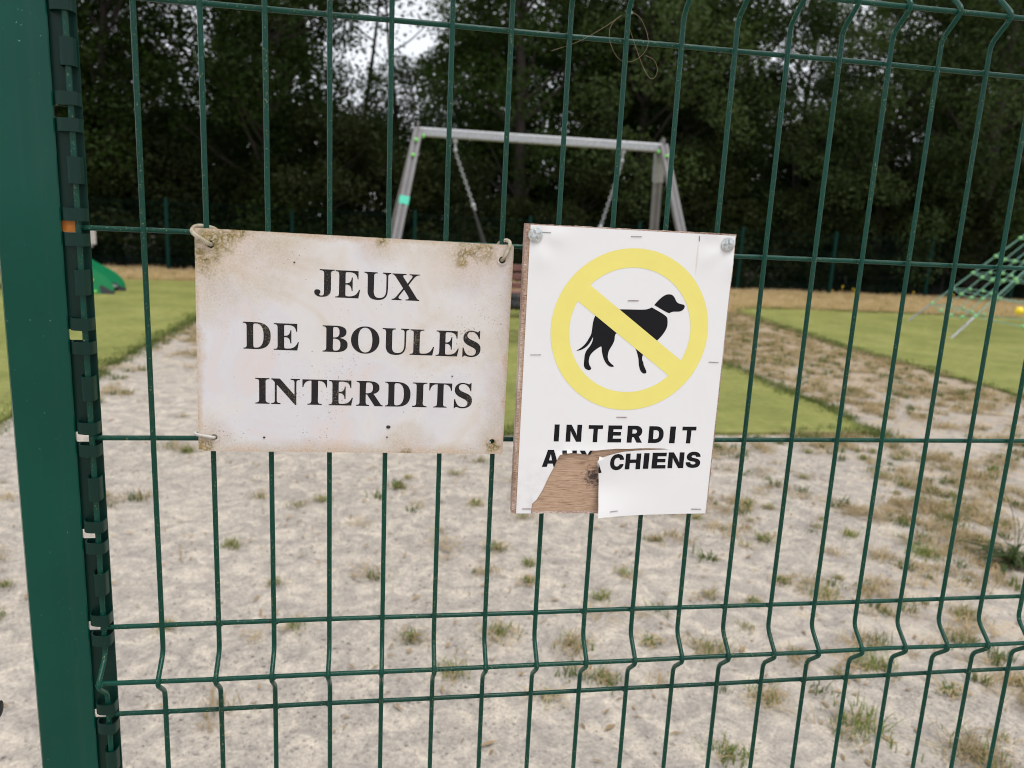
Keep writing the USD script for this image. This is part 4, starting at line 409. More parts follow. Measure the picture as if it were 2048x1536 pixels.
P = scatter(1500, -2.2, 6.4, .7, 12, lambda P: .35 + .5 * (P[:, 0] > .8)); Q = scatter(160, -6, 12, 5, 13, lambda P: .5 + 0 * P[:, 0], False)
instancer('leaf_litter', [(litter_clump(5 + k), M_litter) for k in range(6)], np.c_[np.vstack([P, Q]), np.r_[np.zeros(len(P)), np.full(len(Q), .018)]], rng.uniform(0, 6.28, len(P) + len(Q)), rng.uniform(.6, 1.2, len(P) + len(Q)), rng.integers(0, 6, len(P) + len(Q)), 'small pale dead leaves and twigs lying on the gravel')

TUFTS = [  # x, y, size, green share, label
    (2.77, 2.26, 1.5, 1.0, 'dense dark green grass tuft on the gravel, the greenest one near the right edge'),
    (1.69, 1.08, 1.7, .8, 'large green tuft low at the right behind the bottom wires'),
    (1.93, 1.40, 1.3, .85, 'upright green tuft just under the lower bent rail on the right'),
    (.69, 1.70, 1.15, .6, 'half dry tuft below the torn paper sign, just under a horizontal rail'),
    (.95, 1.60, 1.2, .35, 'straw coloured tuft right of the half dry one below the paper sign'),
    (2.04, 1.90, 1.3, .5, 'spread out yellow green tuft above the third horizontal rail on the right'),
    (.99, 1.39, 1.0, .6, 'small mixed tuft between the two lowest rails in mid picture'),
    (1.13, 1.94, .8, .9, 'little dark green tuft below the middle of the paper sign'),
    (1.24, 1.00, 1.0, .9, 'green tuft cut by the bottom edge of the view'),
    (.51, 1.47, 1.0, .7, 'small green tuft below the gap between both signs'),
    (2.55, 2.50, .8, .8, 'short olive tuft left of the densest green one'),
    (.37, 3.24, .8, .7, 'flat green tuft just below the stained plastic sign, right of its middle'),
    (-.03, 3.06, .7, .6, 'flat brownish tuft just below the stained plastic sign, left of its middle'),
    (-.36, 2.51, .75, .7, 'flat olive tuft between the second and third wires'),
    (1.96, .94, 1.8, .25, 'big heap of dry straw grass at the lower right corner'),
    (1.41, 1.54, 1.2, .4, 'straw and green tuft right under the third rail, right of the paper sign'),
    (1.54, 2.48, .8, .3, 'tan tuft just below the lower edge of the paper sign'),
    (2.54, 1.71, 1.3, .4, 'pale tuft beside the third rail at the far right'),
    (3.49, 4.16, 1.0, .8, 'green tuft at the front right corner of the middle turf'),
    (4.47, 3.77, 1.0, .6, 'olive tuft on the bare strip near the right edge'),
    (1.48, 1.25, 1.2, .35, 'dry tuft between the lowest rails right of the paper sign'),
    (.9, 2.26, .7, .8, 'small green tuft below the left part of the paper sign'),
    (-1.05, 1.93, .8, .6, 'small olive tuft left of the green fence post')]
for k, (x, y, s, gshare, lab) in enumerate(TUFTS):
    t = thing('grass_tuft', lab, 'grass tuft', (x, y, 0), rng.uniform(0, 6.28))
    n = int(70 * s)
    if gshare > .1: obj('green_blades', blade_tuft(200 + k, int(n * gshare * 1.3) + 4, .046 * s ** .5, .026 * s, .95, .0019), M_grassG, t)
    if gshare < .99: obj('dry_blades', join([blade_tuft(300 + k, int(n * (1 - gshare) * .5) + 4, .05 * s ** .5, .032 * s, 1.0, .0016), flat_tuft(330 + k, int(n * (1 - gshare)) + 6, .055 * s)]), M_grassD, t)
tuft_first = {}
rt = np.random.default_rng(31); n_small = 0; placed = [(a[0], a[1]) for a in TUFTS]
while n_small < 90:
    x, y = rt.uniform(-1.2, 3.9), .85 + 3.3 * rt.uniform() ** 1.1
    if rt.uniform() > .12 + .5 * float(smoothstep(x, -.1, 1.6)) or min(math.hypot(x - a, y - b) for a, b in placed) < .11: continue
    placed.append((x, y)); k = n_small % 5; s = rt.uniform(.55, 1.15) * (1.0 + .12 * y)
    t = thing('small_grass_tuft', 'small low tuft of green and straw coloured grass growing in the gravel', 'grass tuft', (x, y, 0), rt.uniform(0, 6.28), 'small grass tufts scattered over the gravel', scale=s)
    if k not in tuft_first:
        obj('green_blades', join([blade_tuft(400 + k, 12 + 6 * k, .026, .014, .9, .0017), flat_tuft(410 + k, 8 + 4 * k, .026)]), M_grassG, t)
        obj('dry_blades', join([blade_tuft(420 + k, 16, .022, .02, 1.1, .0015), flat_tuft(430 + k, 26, .045)]), M_grassD, t); tuft_first[k] = t
    else:
        for ch in ('green_blades', 'dry_blades'): stage.DefinePrim(t.GetPath().AppendChild(ch)).GetReferences().AddInternalReference(tuft_first[k].GetPath().AppendChild(ch))
    n_small += 1
# tall weed at the right edge: a rosette of leaves and thin stalks
t = thing('weed', 'tall thin stalked weed with a leafy rosette at the right edge of the view', 'weed', (3.13, 2.13, 0))
r = np.random.default_rng(5); L = []
for _ in range(46):
    az = r.uniform(0, 6.28); d = np.array([math.cos(az), math.sin(az), 0]); s = np.array([-d[1], d[0], 0]); ln = r.uniform(.07, .2); w = r.uniform(.006, .012); h = r.uniform(.01, .09); b = np.r_[r.normal(0, .03, 2), 0]
    pts = [b, b + d * ln * .4 + [0, 0, h], b + d * ln * .8 + [0, 0, h * .9], b + d * ln + [0, 0, h * .6]]; v = []
    for p, k in zip(pts, (.3, 1, .8, .05)): v += [p - s * w * k, p + s * w * k]
    L.append((np.array(v), np.array([[0, 1, 3], [0, 3, 2], [2, 3, 5], [2, 5, 4], [4, 5, 7], [4, 7, 6]])))
obj('rosette', join(L), M_leaf2, t)
for k, (dx, dy, h) in enumerate([(.03, -.05, .42), (-.05, .0, .36), (.05, .04, .30), (-.03, -.04, .25), (-.1, .02, .22)]):
    obj('stalk', tube(smooth_path([(0, 0, 0), (dx * .4, dy * .4, h * .5), (dx * 1.6, dy, h * .85), (dx * 2.6, dy * 1.4, h)]), .0016, 5), M_grassM, t)

# ---------------------------------------------------------------- the near fence
ZO = 1.1971; PITCH = .05572; NW = 46
W_R = .0025
folds = [.45, -.25, -.95]
def wire_profile():
    pts = [(0, .53)]
    for zc in folds: pts += [(0, zc + .0225), (-.0250, zc), (0, zc - .0225)]
    pts.append((0, -1.16)); return pts
def rounded(pts, r=.0075):
    """Corners of a (y, z) polyline rounded."""
    P = np.array(pts, float); out = [P[0]]
    for a, b, c in zip(P[:-2], P[1:-1], P[2:]):
        u = (a - b) / np.linalg.norm(a - b); w = (c - b) / np.linalg.norm(c - b); k = min(r, .45 * np.linalg.norm(a - b), .45 * np.linalg.norm(c - b))
        for t in np.linspace(0, 1, 6): out.append((1 - t) ** 2 * (b + u * k) + 2 * t * (1 - t) * b + t * t * (b + w * k))
    return np.array(out + [P[-1]])
prof = rounded(wire_profile())
fence = thing('wire_fence_panel', 'green folded wire mesh fence panel the two signs hang on', 'fence', (0, 0, ZO))
jit = np.random.default_rng(3)
wire_mesh = None
for k in range(NW):
    e = jit.normal(0, .0005, 2)
    path = np.c_[np.full(len(prof), k * PITCH) + e[0] + (e[1] - e[0]) * np.linspace(0, 1, len(prof)), prof[:, 0], prof[:, 1]]
    obj('vertical_wire', tube(path, W_R, 10), M_wire, fence, smooth=True)
rows = [(.5, .0048), (.4, .0048), (.2, .0048), (0, .0048), (-.2, .0048), (-.3, .0048), (-.5, .0048), (-.7, .0048), (-.9, .0048), (-1.0, .0048), (-1.13, .0048)] + [(z, -.0244 + .0062) for z in folds]
for z, y in rows:
    xs = np.linspace(-.002, PITCH * (NW - 1) + .002, 24)
    weld = [(lambda b: ((b[0] - [k * PITCH, y, z]) * [1.25, 1.0, .8] + [k * PITCH, y, z], b[1]))(ball((k * PITCH, y - .0022, z + jit.normal(0, .0004)), .0029 * jit.uniform(.85, 1.2), 1)) for k in range(NW)]
    obj('horizontal_wire', join([tube(np.c_[xs, np.full(24, y) + jit.normal(0, .0002, 24), np.full(24, z) + jit.normal(0, .0003, 24)], W_R, 10)] + weld), M_wire, fence, smooth=True)
# posts: a glossy box tube with a slotted, tabbed strip that clips the outermost wire
def make_post(name, label, x, mirror=False, full=True):
    t = thing(name, label, 'fence post', (x, 0, 0), math.pi if mirror else 0)
    yf = .0035
    P = [(-.0722, yf + .008), (-.0714, yf + .004), (-.0692, yf + .0012), (-.066, yf), (-.060, yf + .0004), (-.048, yf + .0012), (-.0455, yf + .0018), (-.043, yf + .0026), (-.035, yf + .0030), (-.0305, yf + .0022), (-.028, yf + .001), (-.0165, yf), (-.0155, yf + .0008), (-.0158, yf + .002), (-.042, yf + .052), (-.046, yf + .055), (-.060, yf + .055), (-.064, yf + .052)]
    v, f = extrude(Polygon(P), 1.85); obj('tube', (v, f), M_post, t, smooth=28)
    v, f = vf(trimesh.creation.box((.0600, .058, .012))); obj('cap', (v + [-.0438, yf + .027, 1.856], f), M_black, t)
    strip = sbox(-.024, .06, .0068, 1.80)
    holes = [Point(0, 0)]
    hs = [sbox(-.0168, ZO + .1 * k - .0052, -.0002, ZO + .1 * k + .0052).buffer(-.0014).buffer(.0014) for k in range(-11, 7) if .08 < ZO + .1 * k < 1.79]
    s = obj('clip_strip', extrude_y(strip.difference(shapely.union_all(hs)), .0078, .0094), M_plate, t)
    arc = LineString([(-.0128, .0078), (-.0124, .002), (-.0100, -.0022), (-.0050, -.0043), (.0010, -.0047), (.0045, -.0042), (.0060, -.0016), (.0063, .0030), (.0063, .0078)])
    arc2 = LineString([(-.0068, .0078), (-.0064, .002), (-.0045, -.0034), (.0000, -.0047), (.0040, -.0036), (.0052, .0), (.0052, .0078)])
    def sm(l):
        p = smooth_path(np.c_[np.array(l.coords), np.zeros(len(l.coords))], 2)[:, :2]; return LineString(p).buffer(.0006, cap_style='flat')
    arc, arc2 = sm(arc), sm(arc2)
    for k in range(-11, 7):
        z = ZO + .1 * k
        for dz, h, pr in ((.0112, .0115, arc), (-.0112, .0115, arc), (.05, .0235, arc2)):
            zc = z + dz
            if not .1 < zc < 1.78: continue
            if any(abs(zc - ZO - q) < .04 and pr is arc2 for q in folds): continue
            v, f = extrude(pr, h); v[:, 2] += zc - h / 2; obj('clip', (v, f), M_plate, s, smooth=40)
    return t
left = make_post('fence_post', 'glossy green fence post with a clip strip at the left of the signs', 0)
obj('orange_tag', bevel_box((-.0085, .0102, ZO + .2), (.0175, .0008, .0102), .0003), M_orange, left)
make_post('fence_post', 'green post holding the far right end of the wire panel', PITCH * (NW - 1), mirror=True)
# gate upright with a black lever at the left edge
t = thing('gate_lever', 'black rounded lever knob poking in at the lower left edge', 'gate handle', (-.165, 0, .932))
obj('gate_upright', bevel_box((-.01, .03, -.10), (.06, .06, 1.6), .004), M_post, t)
obj('rose', tube([(0, .001, 0), (0, -.01, 0)], .02, 20), M_black, t, 30)
obj('lever', tube(smooth_path([(0, -.008, 0), (0, -.032, 0), (.02, -.034, 0), (.07, -.03, 0), (.0765, -.03, 0)], 2), np.interp(np.linspace(0, 1, 22), [0, .3, .9, .97, 1], [.006, .006, .0085, .0075, .003])[:len(smooth_path([(0, -.008, 0)] * 5, 2))], 14), M_black, t, True)
# a dry tendril caught on the upper rail
t = thing('tendril', 'thin curled dry tendril caught on the upper rail', 'tendril')
cv = UsdGeom.BasisCurves.Define(stage, str(t.GetPath()) + '/curl')
tp = [(.425, 1.590), (.452, 1.601), (.478, 1.613), (.489, 1.6)] ; a_ = np.linspace(0, 2 * math.pi, 16)
loop = [(.505 + .02 * math.cos(a), .004 + .004 * math.sin(3 * a), 1.6005 + .022 * math.sin(a)) for a in a_ + 1.9]
pts = [(.43, .006, 1.583), (.455, .003, 1.592), (.478, .0, 1.606)] + loop + [(.515, .001, 1.585), (.524, .003, 1.570), (.532, .004, 1.563), (.537, .003, 1.571), (.533, .002, 1.582), (.522, .0, 1.585)]
cv.CreatePointsAttr(Vt.Vec3fArray.FromNumpy(smooth_path(pts, 2).astype(np.float32))); cv.CreateCurveVertexCountsAttr([len(smooth_path(pts, 2))]); cv.CreateTypeAttr('linear'); cv.CreateWidthsAttr([.00035]); cv.SetWidthsInterpolation('constant')
UsdShade.MaterialBindingAPI.Apply(cv.GetPrim()).Bind(M_tendril)

# ---------------------------------------------------------------- the two signs
def frame(pos, rv):
    mm = np.eye(4); mm[:3, :3] = Rot.from_rotvec(rv).as_matrix().T; mm[3, :3] = pos; return Gf.Matrix4d(*mm.ravel().tolist())
MA = frame((.2503, -.0085, 1.2934), (-.0157, .0106, .0003)); MB = frame((.5167, -.022, 1.2711), (.0053, .0009, -.0036))
def poly_of(g): return shapely.union_all([Polygon(p[0], p[1:]).buffer(0) for p in g])
def letters(rows, font):
    out = []
    for ch, x0, x1, z0, z1 in rows:
        g = (sbox(0, 0, 210, 1000) if (ch == 'I' and font == 'san') else poly_of(DATA[font][ch])); b = g.bounds
        sx = (x1 - x0) / (b[2] - b[0]); sz = (z1 - z0) / 1000
        out.append(affinity.affine_transform(g, [sx / 1000, 0, 0, sz / 1000, (x0 - b[0] * sx) / 1000, z0 / 1000]))
    return shapely.union_all(out)
O = DATA['out']
A = thing('plastic_sign', 'stained white plastic sign reading JEUX DE BOULES INTERDITS tied to the wires', 'sign', matrix=MA)
plate = sbox(-.1494, -.10655, .1494, .10655).buffer(-.002).buffer(.002)
for hx, hz in O['holesA']: plate = plate.difference(Point(hx / 1000, hz / 1000).buffer(.0033 if hz > 0 else .0027))
pl = obj('panel', extrude_y(plate, 0, .003), M_old, A)
for k in ('A1', 'A2', 'A3'):
    obj('lettering', extrude_y(letters(O[k], 'ser'), -.00012, -.00002), M_inkA, A)
for hx, hz in O['holesA']:
    v, f = vf(trimesh.creation.annulus(r_min=.0034, r_max=.0052, height=.0006, sections=24)); v = np.stack([v[:, 0] + hx / 1000, -v[:, 2] - .0003, v[:, 1] + hz / 1000], 1); obj('eyelet', (v, f), M_old, A)
for k, (x, z, s) in enumerate([(.032, -.0795, .0022), (.031, -.09, .0009), (.094, -.026, .0008), (-.06, .0795, .0009), (-.088, -.092, .0012)]):
    v, f = ball((x, -.0004, z), 1.0); v = (v - [x, -.0004, z]) * [s, .0006, s * .8] + [x, -.0004, z]; obj('dirt_speck', (v, f), M_black, A)
def cord(label, pts, r, material, cat='cord', flat=1.0):
    t = thing('tie_cord', label, cat, matrix=MA); p = smooth_path(np.array(pts) / 1000, 3); obj('loop', tube(p, r, 10), material, t, True)
cord('white braided cord tying the top left corner of the plastic sign', [(-135.2, 6, 92.1), (-135.2, -1.5, 92.1), (-139, -3.6, 94.4), (-145, -3.6, 98), (-150.5, -2.4, 101.5), (-152.2, 2, 105), (-149, 6.5, 108.5), (-141, 9, 108.2), (-132, 12, 106), (-130, 14, 100), (-133.5, 11, 94), (-135.2, 6, 92.1)], .0020, M_cord)
cord('white braided cord tying the top right corner of the plastic sign', [(138.5, 6, 91.7), (138.5, -1.5, 91.7), (140.6, -3.6, 95.5), (143, -3.6, 100.8), (145.2, -2.4, 106.5), (144.8, 2, 110.5), (141, 6, 111.2), (136, 9, 108.5), (134, 12, 103), (136, 11, 96), (138.5, 6, 91.7)], .0019, M_cord)
cord('flat grey strap through the lower left hole of the plastic sign', [(-134.6, 6, -92.8), (-134.6, -1, -92.8), (-138, -2.0, -91.8), (-144, -1.9, -90.7), (-150, -1.4, -90), (-153, 1.5, -89.6), (-152, 7, -90), (-143, 10, -91), (-136, 9, -92.4), (-134.6, 6, -92.8)], .0016, M_strap, 'strap')

B = thing('paper_sign', 'torn white paper sign reading INTERDIT AUX CHIENS with a yellow no dogs symbol', 'sign', matrix=MB)
bd = [np.array(p) / 1000 for p in O['board']]
bp = Polygon([bd[0], bd[1], bd[2] + [0, .0015], bd[3]])
nb = np.array(shapely.segmentize(bp.exterior, .002).coords)[:-1]; nb += np.c_[meshkit.fbm(np.c_[nb * 300, np.zeros(len(nb))], 3, 4) - .5, meshkit.fbm(np.c_[nb * 300, np.ones(len(nb))], 3, 6) - .5] * .0011
bp = Polygon(nb).buffer(0)
brd = obj('board', extrude_y(bp, 0, .0115), M_plyedge, B)
face = obj('board_face', (lambda vf_: (np.c_[vf_[0][:, 0], np.full(len(vf_[0]), -.00008), vf_[0][:, 1]], vf_[1]))(tri(bp.buffer(-.0024))), M_ply, B)
T = np.array(O['tear']) / 1000; PP = np.array(O['paper']) / 1000
kx = 19                                                          # index of the tear's far end
rs = np.random.default_rng(8)
tl = T.copy(); tl[1:-1] += rs.normal(0, .00022, tl[1:-1].shape)
outline = [PP[0], PP[1], PP[2], (.05, -.1491), (.02, -.1493), (-.0166, -.1498)] + [tuple(p) for p in tl[::-1][1:-1]] + [(-.08704, -.1468), PP[3]]
sheet_poly = Polygon(outline).buffer(0)
def lift(x, z):
    """How far the paper stands off the board, in metres."""
    w = .0005 + .0007 * (meshkit.fbm(np.stack([x * 22, z * 16, 0 * x], -1), 3, 21) - .4)
    for sx, sz in ((-.0984, .1383), (.0984, .1378)):
        d = np.hypot(x - sx, z - sz); w = w + .0011 * np.exp(-((d - .022) / .013) ** 2) * (.5 + .5 * np.cos(5 * np.arctan2(z - sz, x - sx)))
    slit = np.interp(x, [-.022, -.0065, .0262, .0583], [-.0865, -.0809, -.0766, -.0764])
    on = (z < slit + .0004) & (x > -.0235) & (x < .11)
    e = np.exp(-(x + .02) / .026)
    fl = .0085 * e * (.75 + .25 * np.sin((z + .09) * 60)) + .0025 * np.exp(-((x + .02) / .05) ** 2) * smoothstep(-z, .11, .15)
    le = .0016 * np.exp(-np.clip(-(x + .058) / .012, 0, 9)) * ((z < -.08) & (x < -.05))
    up = .0014 * np.exp(-np.clip((z + .079) / .006, 0, 9)) * ((x > -.06) & (x < .03) & (z > -.083))
    return np.maximum(w, .0003) + np.where(on, fl, 0) + le + np.where(on, 0, up)
def bend(poly, off, cell=.005):
    v, f = gridtri(poly, cell); return np.c_[v[:, 0], -lift(v[:, 0], v[:, 1]) - off, v[:, 1]], f
obj('paper', bend(sheet_poly, .00005, .004), M_paper, B, True)
C0 = (.0047, .0479); ring = Point(C0).buffer(.0823, 64).difference(Point(C0).buffer(.0634, 64))
bars = np.array(O['bar']) / 1000; d = bars[2] - bars[1]; d /= np.linalg.norm(d); n_ = np.array([-d[1], d[0]])
c_ = bars.mean(0); hw = abs((bars[0] - bars[1]).dot(n_)) / 2 * .98; ln = .068
barp = Polygon([c_ + d * ln + n_ * hw, c_ + d * ln - n_ * hw, c_ - d * ln - n_ * hw, c_ - d * ln + n_ * hw])
sym = ring.union(barp.intersection(Point(C0).buffer(.07)))
obj('prohibition_ring', bend(sym, .00022), M_yel, B, True)
def curve_poly(p): 
    q_ = np.array(p) / 1000; q3 = np.c_[np.vstack([q_, q_[:1]]), np.zeros(len(q_) + 1)]; return Polygon(smooth_path(q3, 2)[:, :2]).buffer(0)
obj('dog_figure', bend(curve_poly(O['dogb']).union(curve_poly(O['dogh'])).difference(sym.buffer(.0001)), .00022), M_inkB, B, True)
for k in ('B1', 'B2', 'B3'):
    ink = letters(O[k], 'san')
    if k == 'B2': ink = ink.union(Polygon([(-.0199, -.0895), (-.0188, -.0925), (-.0152, -.1010), (-.0186, -.1013), (-.0195, -.0965)]))   # the foot of the X stays on the torn flap
    obj('lettering', bend(ink.intersection(sheet_poly), .00022), M_inkB, B, True)
for sx, sz in O['screws']:
    a = rs.uniform(0, 1.5)
    dome_ = m3.Manifold.sphere(.022, 64).translate((0, 0, -.0208)).trim_by_plane((0, 0, 1), 0) + m3.Manifold.cylinder(.0012, .0070, .0069, 48).translate((0, 0, -.001))
    for q_ in (0, 90): dome_ = dome_ - m3.Manifold.cube((.0106, .0019, .004), True).rotate((0, 0, q_ + math.degrees(a))).translate((0, 0, .0019))
    me = dome_.to_mesh(); v = np.array(me.vert_properties[:, :3], float); v = np.stack([v[:, 0] + sx / 1000, -v[:, 2] - .0022, v[:, 1] + sz / 1000], 1)
    obj('screw', (v, np.array(me.tri_verts)), M_screw, B, 25)
for k, (p, q_) in enumerate(O['staples']):
    p, q_ = np.array(p) / 1000, np.array(q_) / 1000; y = [-float(lift(np.array([a[0]]), np.array([a[1]]))[0]) - .0003 for a in (p, q_)]
    if k == 9: y = [v - .0002 for v in y]
    obj('staple', bar((p[0], y[0], p[1]), (q_[0], y[1], q_[1]), .0007, .0006, (0, 0, 1) if abs(p[0] - q_[0]) > .002 else (1, 0, 0), .0002), M_staple if k in (2, 6, 7, 8) else M_staple2, B)

# ---------------------------------------------------------------- the swing
YS, HB = 8.70, 2.40
S = thing('basket_swing', 'grey metal swing frame with a black round basket seat hung on chains', 'swing', (2.08, YS, 0))
xl, xr = -1.42, 1.47
obj('top_beam', bevel_box(((xl + xr) / 2, 0, HB), (xr - xl + .06, .09, .10), .012), M_galv, S, 30)
for sx, xt, feet in ((-1, xl, ((-1.92, -.93), (-2.0, .93))), (1, xr, ((1.96, -.93), (1.82, .93)))):
    for fx, fy in feet:
        p0 = np.array([xt + (.03 * sx), np.sign(fy) * .05, HB + .03]); p1 = np.array([fx, fy, -.05])
        z = (p1 - p0) / np.linalg.norm(p1 - p0); side = np.array([1.0, 0, 0]); side -= z * side.dot(z); side /= np.linalg.norm(side); nrm = np.cross(z, side)
        lg = obj('leg', join([bar(p0 + side * o, p1 + side * o, .040, .07, side, .008) for o in (-.031, .031)]), M_alu, S, 30)
        obj('groove', bar(p0, p1, .03, .05, side, .004), M_aludark, lg)
        for t in (.06, .13):
            pb = p0 + (p1 - p0) * t
            v, f = ball(pb - nrm * .045 * (1 if nrm[1] > 0 else -1) * (1 if fy < 0 else -1), .024); obj('bolt_cap', (v, f), M_lime, lg)
        if sx < 0 and fy < 0:
            a, b = p0 + (p1 - p0) * .315, p0 + (p1 - p0) * .352
            obj('tape_band', bar(a, b, .112, .076, side, .003), M_teal, lg)
        if sx > 0 and fy > 0: obj('sleeve', bar(p0 + (p1 - p0) * .04, p0 + (p1 - p0) * .17, .125, .085, side, .006), M_galv, lg)
    br = obj('bracket', join([bevel_box((xt + sx * .035, 0, HB + .01), (.012, .16, .18), .003), bevel_box((xt + sx * .04, 0, HB + .09), (.012, .05, .06), .003)]), M_alu, S)
    for yy in (-.055, .0):
        obj('bolt_cap', ball((xt - sx * .02 + sx * .05 * (yy == 0), -.06, HB - .05 + .02 * (yy == 0)), .026), M_lime, S)
    obj('side_cap', bevel_box((xt + sx * .085, .0, HB - .13), (.02, .06, .11), .006), M_lime, S)
def chain(p0, p1, n):
    p0, p1 = np.array(p0, float), np.array(p1, float); d = (p1 - p0) / n; L = np.linalg.norm(d); z = d / L; x = np.cross(z, [0, 1, 0]); x /= np.linalg.norm(x); y = np.cross(z, x); out = []
    a = np.linspace(0, 2 * np.pi, 9)
    for k in range(n):
        u = x if k % 2 else y; c = p0 + d * (k + .5)
        out.append(tube([c + u * .017 * math.cos(q_) + z * L * .62 * math.sin(q_) for q_ in a], .0055, 5, False))
    return join(out)
RB, ZB = .53, .47
for sx, pt, pj_ in ((-1, (-1.02, 0, 2.35), (-.78, 0, 1.60)), (1, (1.02, 0, 2.35), (.80, 0, 1.42))):
    obj('hook', join([ball((pt[0], 0, 2.325), .035), tube([(pt[0], 0, 2.36), (pt[0] - sx * .005, 0, 2.22)], .014, 8), ball((pt[0] - sx * .006, 0, 2.22), .026)]), M_galv, S, True)
    obj('chain', chain((pt[0] - sx * .006, 0, 2.20), pj_, 17 if sx < 0 else 21), M_galv, S)
    obj('shackle', join([ball(pj_, .03), tube([np.array(pj_) + [0, 0, .02], np.array(pj_) - [-sx * -.02, 0, .06]], .02, 8)]), M_galv, S, True)
    for yy in (-1, 1):
        a = math.radians(40); e = np.array([sx * RB * math.cos(a), yy * RB * math.sin(a), ZB + .03])
        obj('hanger_rope', tube(smooth_path([np.array(pj_) - [0, 0, .03], (np.array(pj_) + e) / 2 - [0, 0, .01], e], 2), .013, 7), M_rope_black, S, True)
aa = np.linspace(0, 2 * np.pi, 41)
seat = obj('basket_ring', tube([(RB * math.cos(q_), RB * math.sin(q_), ZB) for q_ in aa], .05, 12, False), M_black, S, True)
net = []
for k in range(-4, 5):
    h = k * .115; w = math.sqrt(max(RB ** 2 - h * h, 0.01)); tt = np.linspace(-w, w, 11); sag = lambda a, b: ZB - .10 * (1 - (a * a + b * b) / RB ** 2)
    net.append(tube([(h, q_, sag(h, q_)) for q_ in tt], .011, 5)); net.append(tube([(q_, h, sag(q_, h) + .008) for q_ in tt], .011, 5))
obj('rope_net', join(net), M_rope_black, seat)
obj('rope_wrap', tube([((RB) * math.cos(q_) + .057 * math.cos(q_ * 60) * math.cos(q_), RB * math.sin(q_) + .057 * math.cos(q_ * 60) * math.sin(q_), ZB + .057 * math.sin(q_ * 60)) for q_ in np.linspace(0, 2 * np.pi, 900)], .008, 4, False), M_rope_black, seat)

# ---------------------------------------------------------------- the bench behind the swing
t = thing('slatted_bench', 'reddish brown slatted bench behind the swing, seen between the two signs', 'bench', (2.2, 11.1, 0))
for k, z in enumerate((.745, .615, .475)): obj('back_slat', bevel_box((0, .02 + .05 * (z - .45), z), (1.7, .035, .095), .008), M_slat, t)
for k, y in enumerate((-.38, -.26, -.14)): obj('seat_slat', bevel_box((0, y, .40), (1.7, .10, .035), .008), M_slat, t)
for sx in (-.65, .65):
    obj('leg', join([bevel_box((sx, -.36, .19), (.06, .06, .40), .006), bevel_box((sx, .06, .40), (.05, .05, .82), .006), bevel_box((sx, -.16, .36), (.05, .5, .045), .006)]), M_steelgrey, t)

# ---------------------------------------------------------------- the green play slide at the left
t = thing('play_slide', 'green plastic play slide whose rounded run out end shows beside the post', 'slide', (-4.4, 12.6, 0))
side = [(.47, .10), (.455, .16), (.40, .25), (.30, .335), (.12, .43), (-.02, .50), (-.5, .85), (-1.0, 1.25), (-1.35, 1.5), (-1.75, 1.5), (-1.75, .95), (-1.25, .85), (-.75, .45), (-.35, .16), (-.02, .06), (.1, .03), (.28, -.0), (.40, .015), (.455, .05)]
sp = Polygon(smooth_path(np.c_[np.array(side + side[:1]), np.zeros(len(side) + 1)], 2)[:, :2]).buffer(0)
for y in (-.28, .28): 
    s_ = obj('side_panel', extrude_y(sp, y - .012, y + .012), M_slide, t, 30)
    v, f = extrude_y(Polygon([(.30, .0), (.26, .13), (.30, .155), (.42, .08), (.475, .07), (.475, .03), (.44, .0)]), y - .022, y + .022); obj('rubber_foot', (v, f), M_rubber, s_)
    for x, z in ((.155, .23), (-.06, .09), (.2, .05)): obj('bolt_cap', ball((x, y - .02, z), .028), M_lime if z < .2 else M_yellow, s_)
obj('chute', bar((.36, 0, .09), (-.05, 0, .22), .54, .02, (0, 1, 0)), M_galv, t); obj('chute', bar((-.05, 0, .22), (-1.3, 0, 1.15), .54, .02, (0, 1, 0)), M_galv, t)
obj('platform', bevel_box((-1.75, 0, 1.12), (.9, .7, .05), .01), M_alu, t)
for sx in (-1.35, -2.15):
    for y in (-.32, .32): obj('leg', bevel_box((sx, y, 1.0), (.09, .09, 2.0), .01), M_alu, t)
t = thing('notice_board', 'pale grey board hung on the far fence above the slide', 'board', (-6.25, 17.2, 0))
obj('panel', bevel_box((.135, 0, .72), (.63, .02, .36), .01), M_greyboard, t); obj('rim', bevel_box((.11, -.012, .50), (.56, .02, .05), .005), M_alu, t)

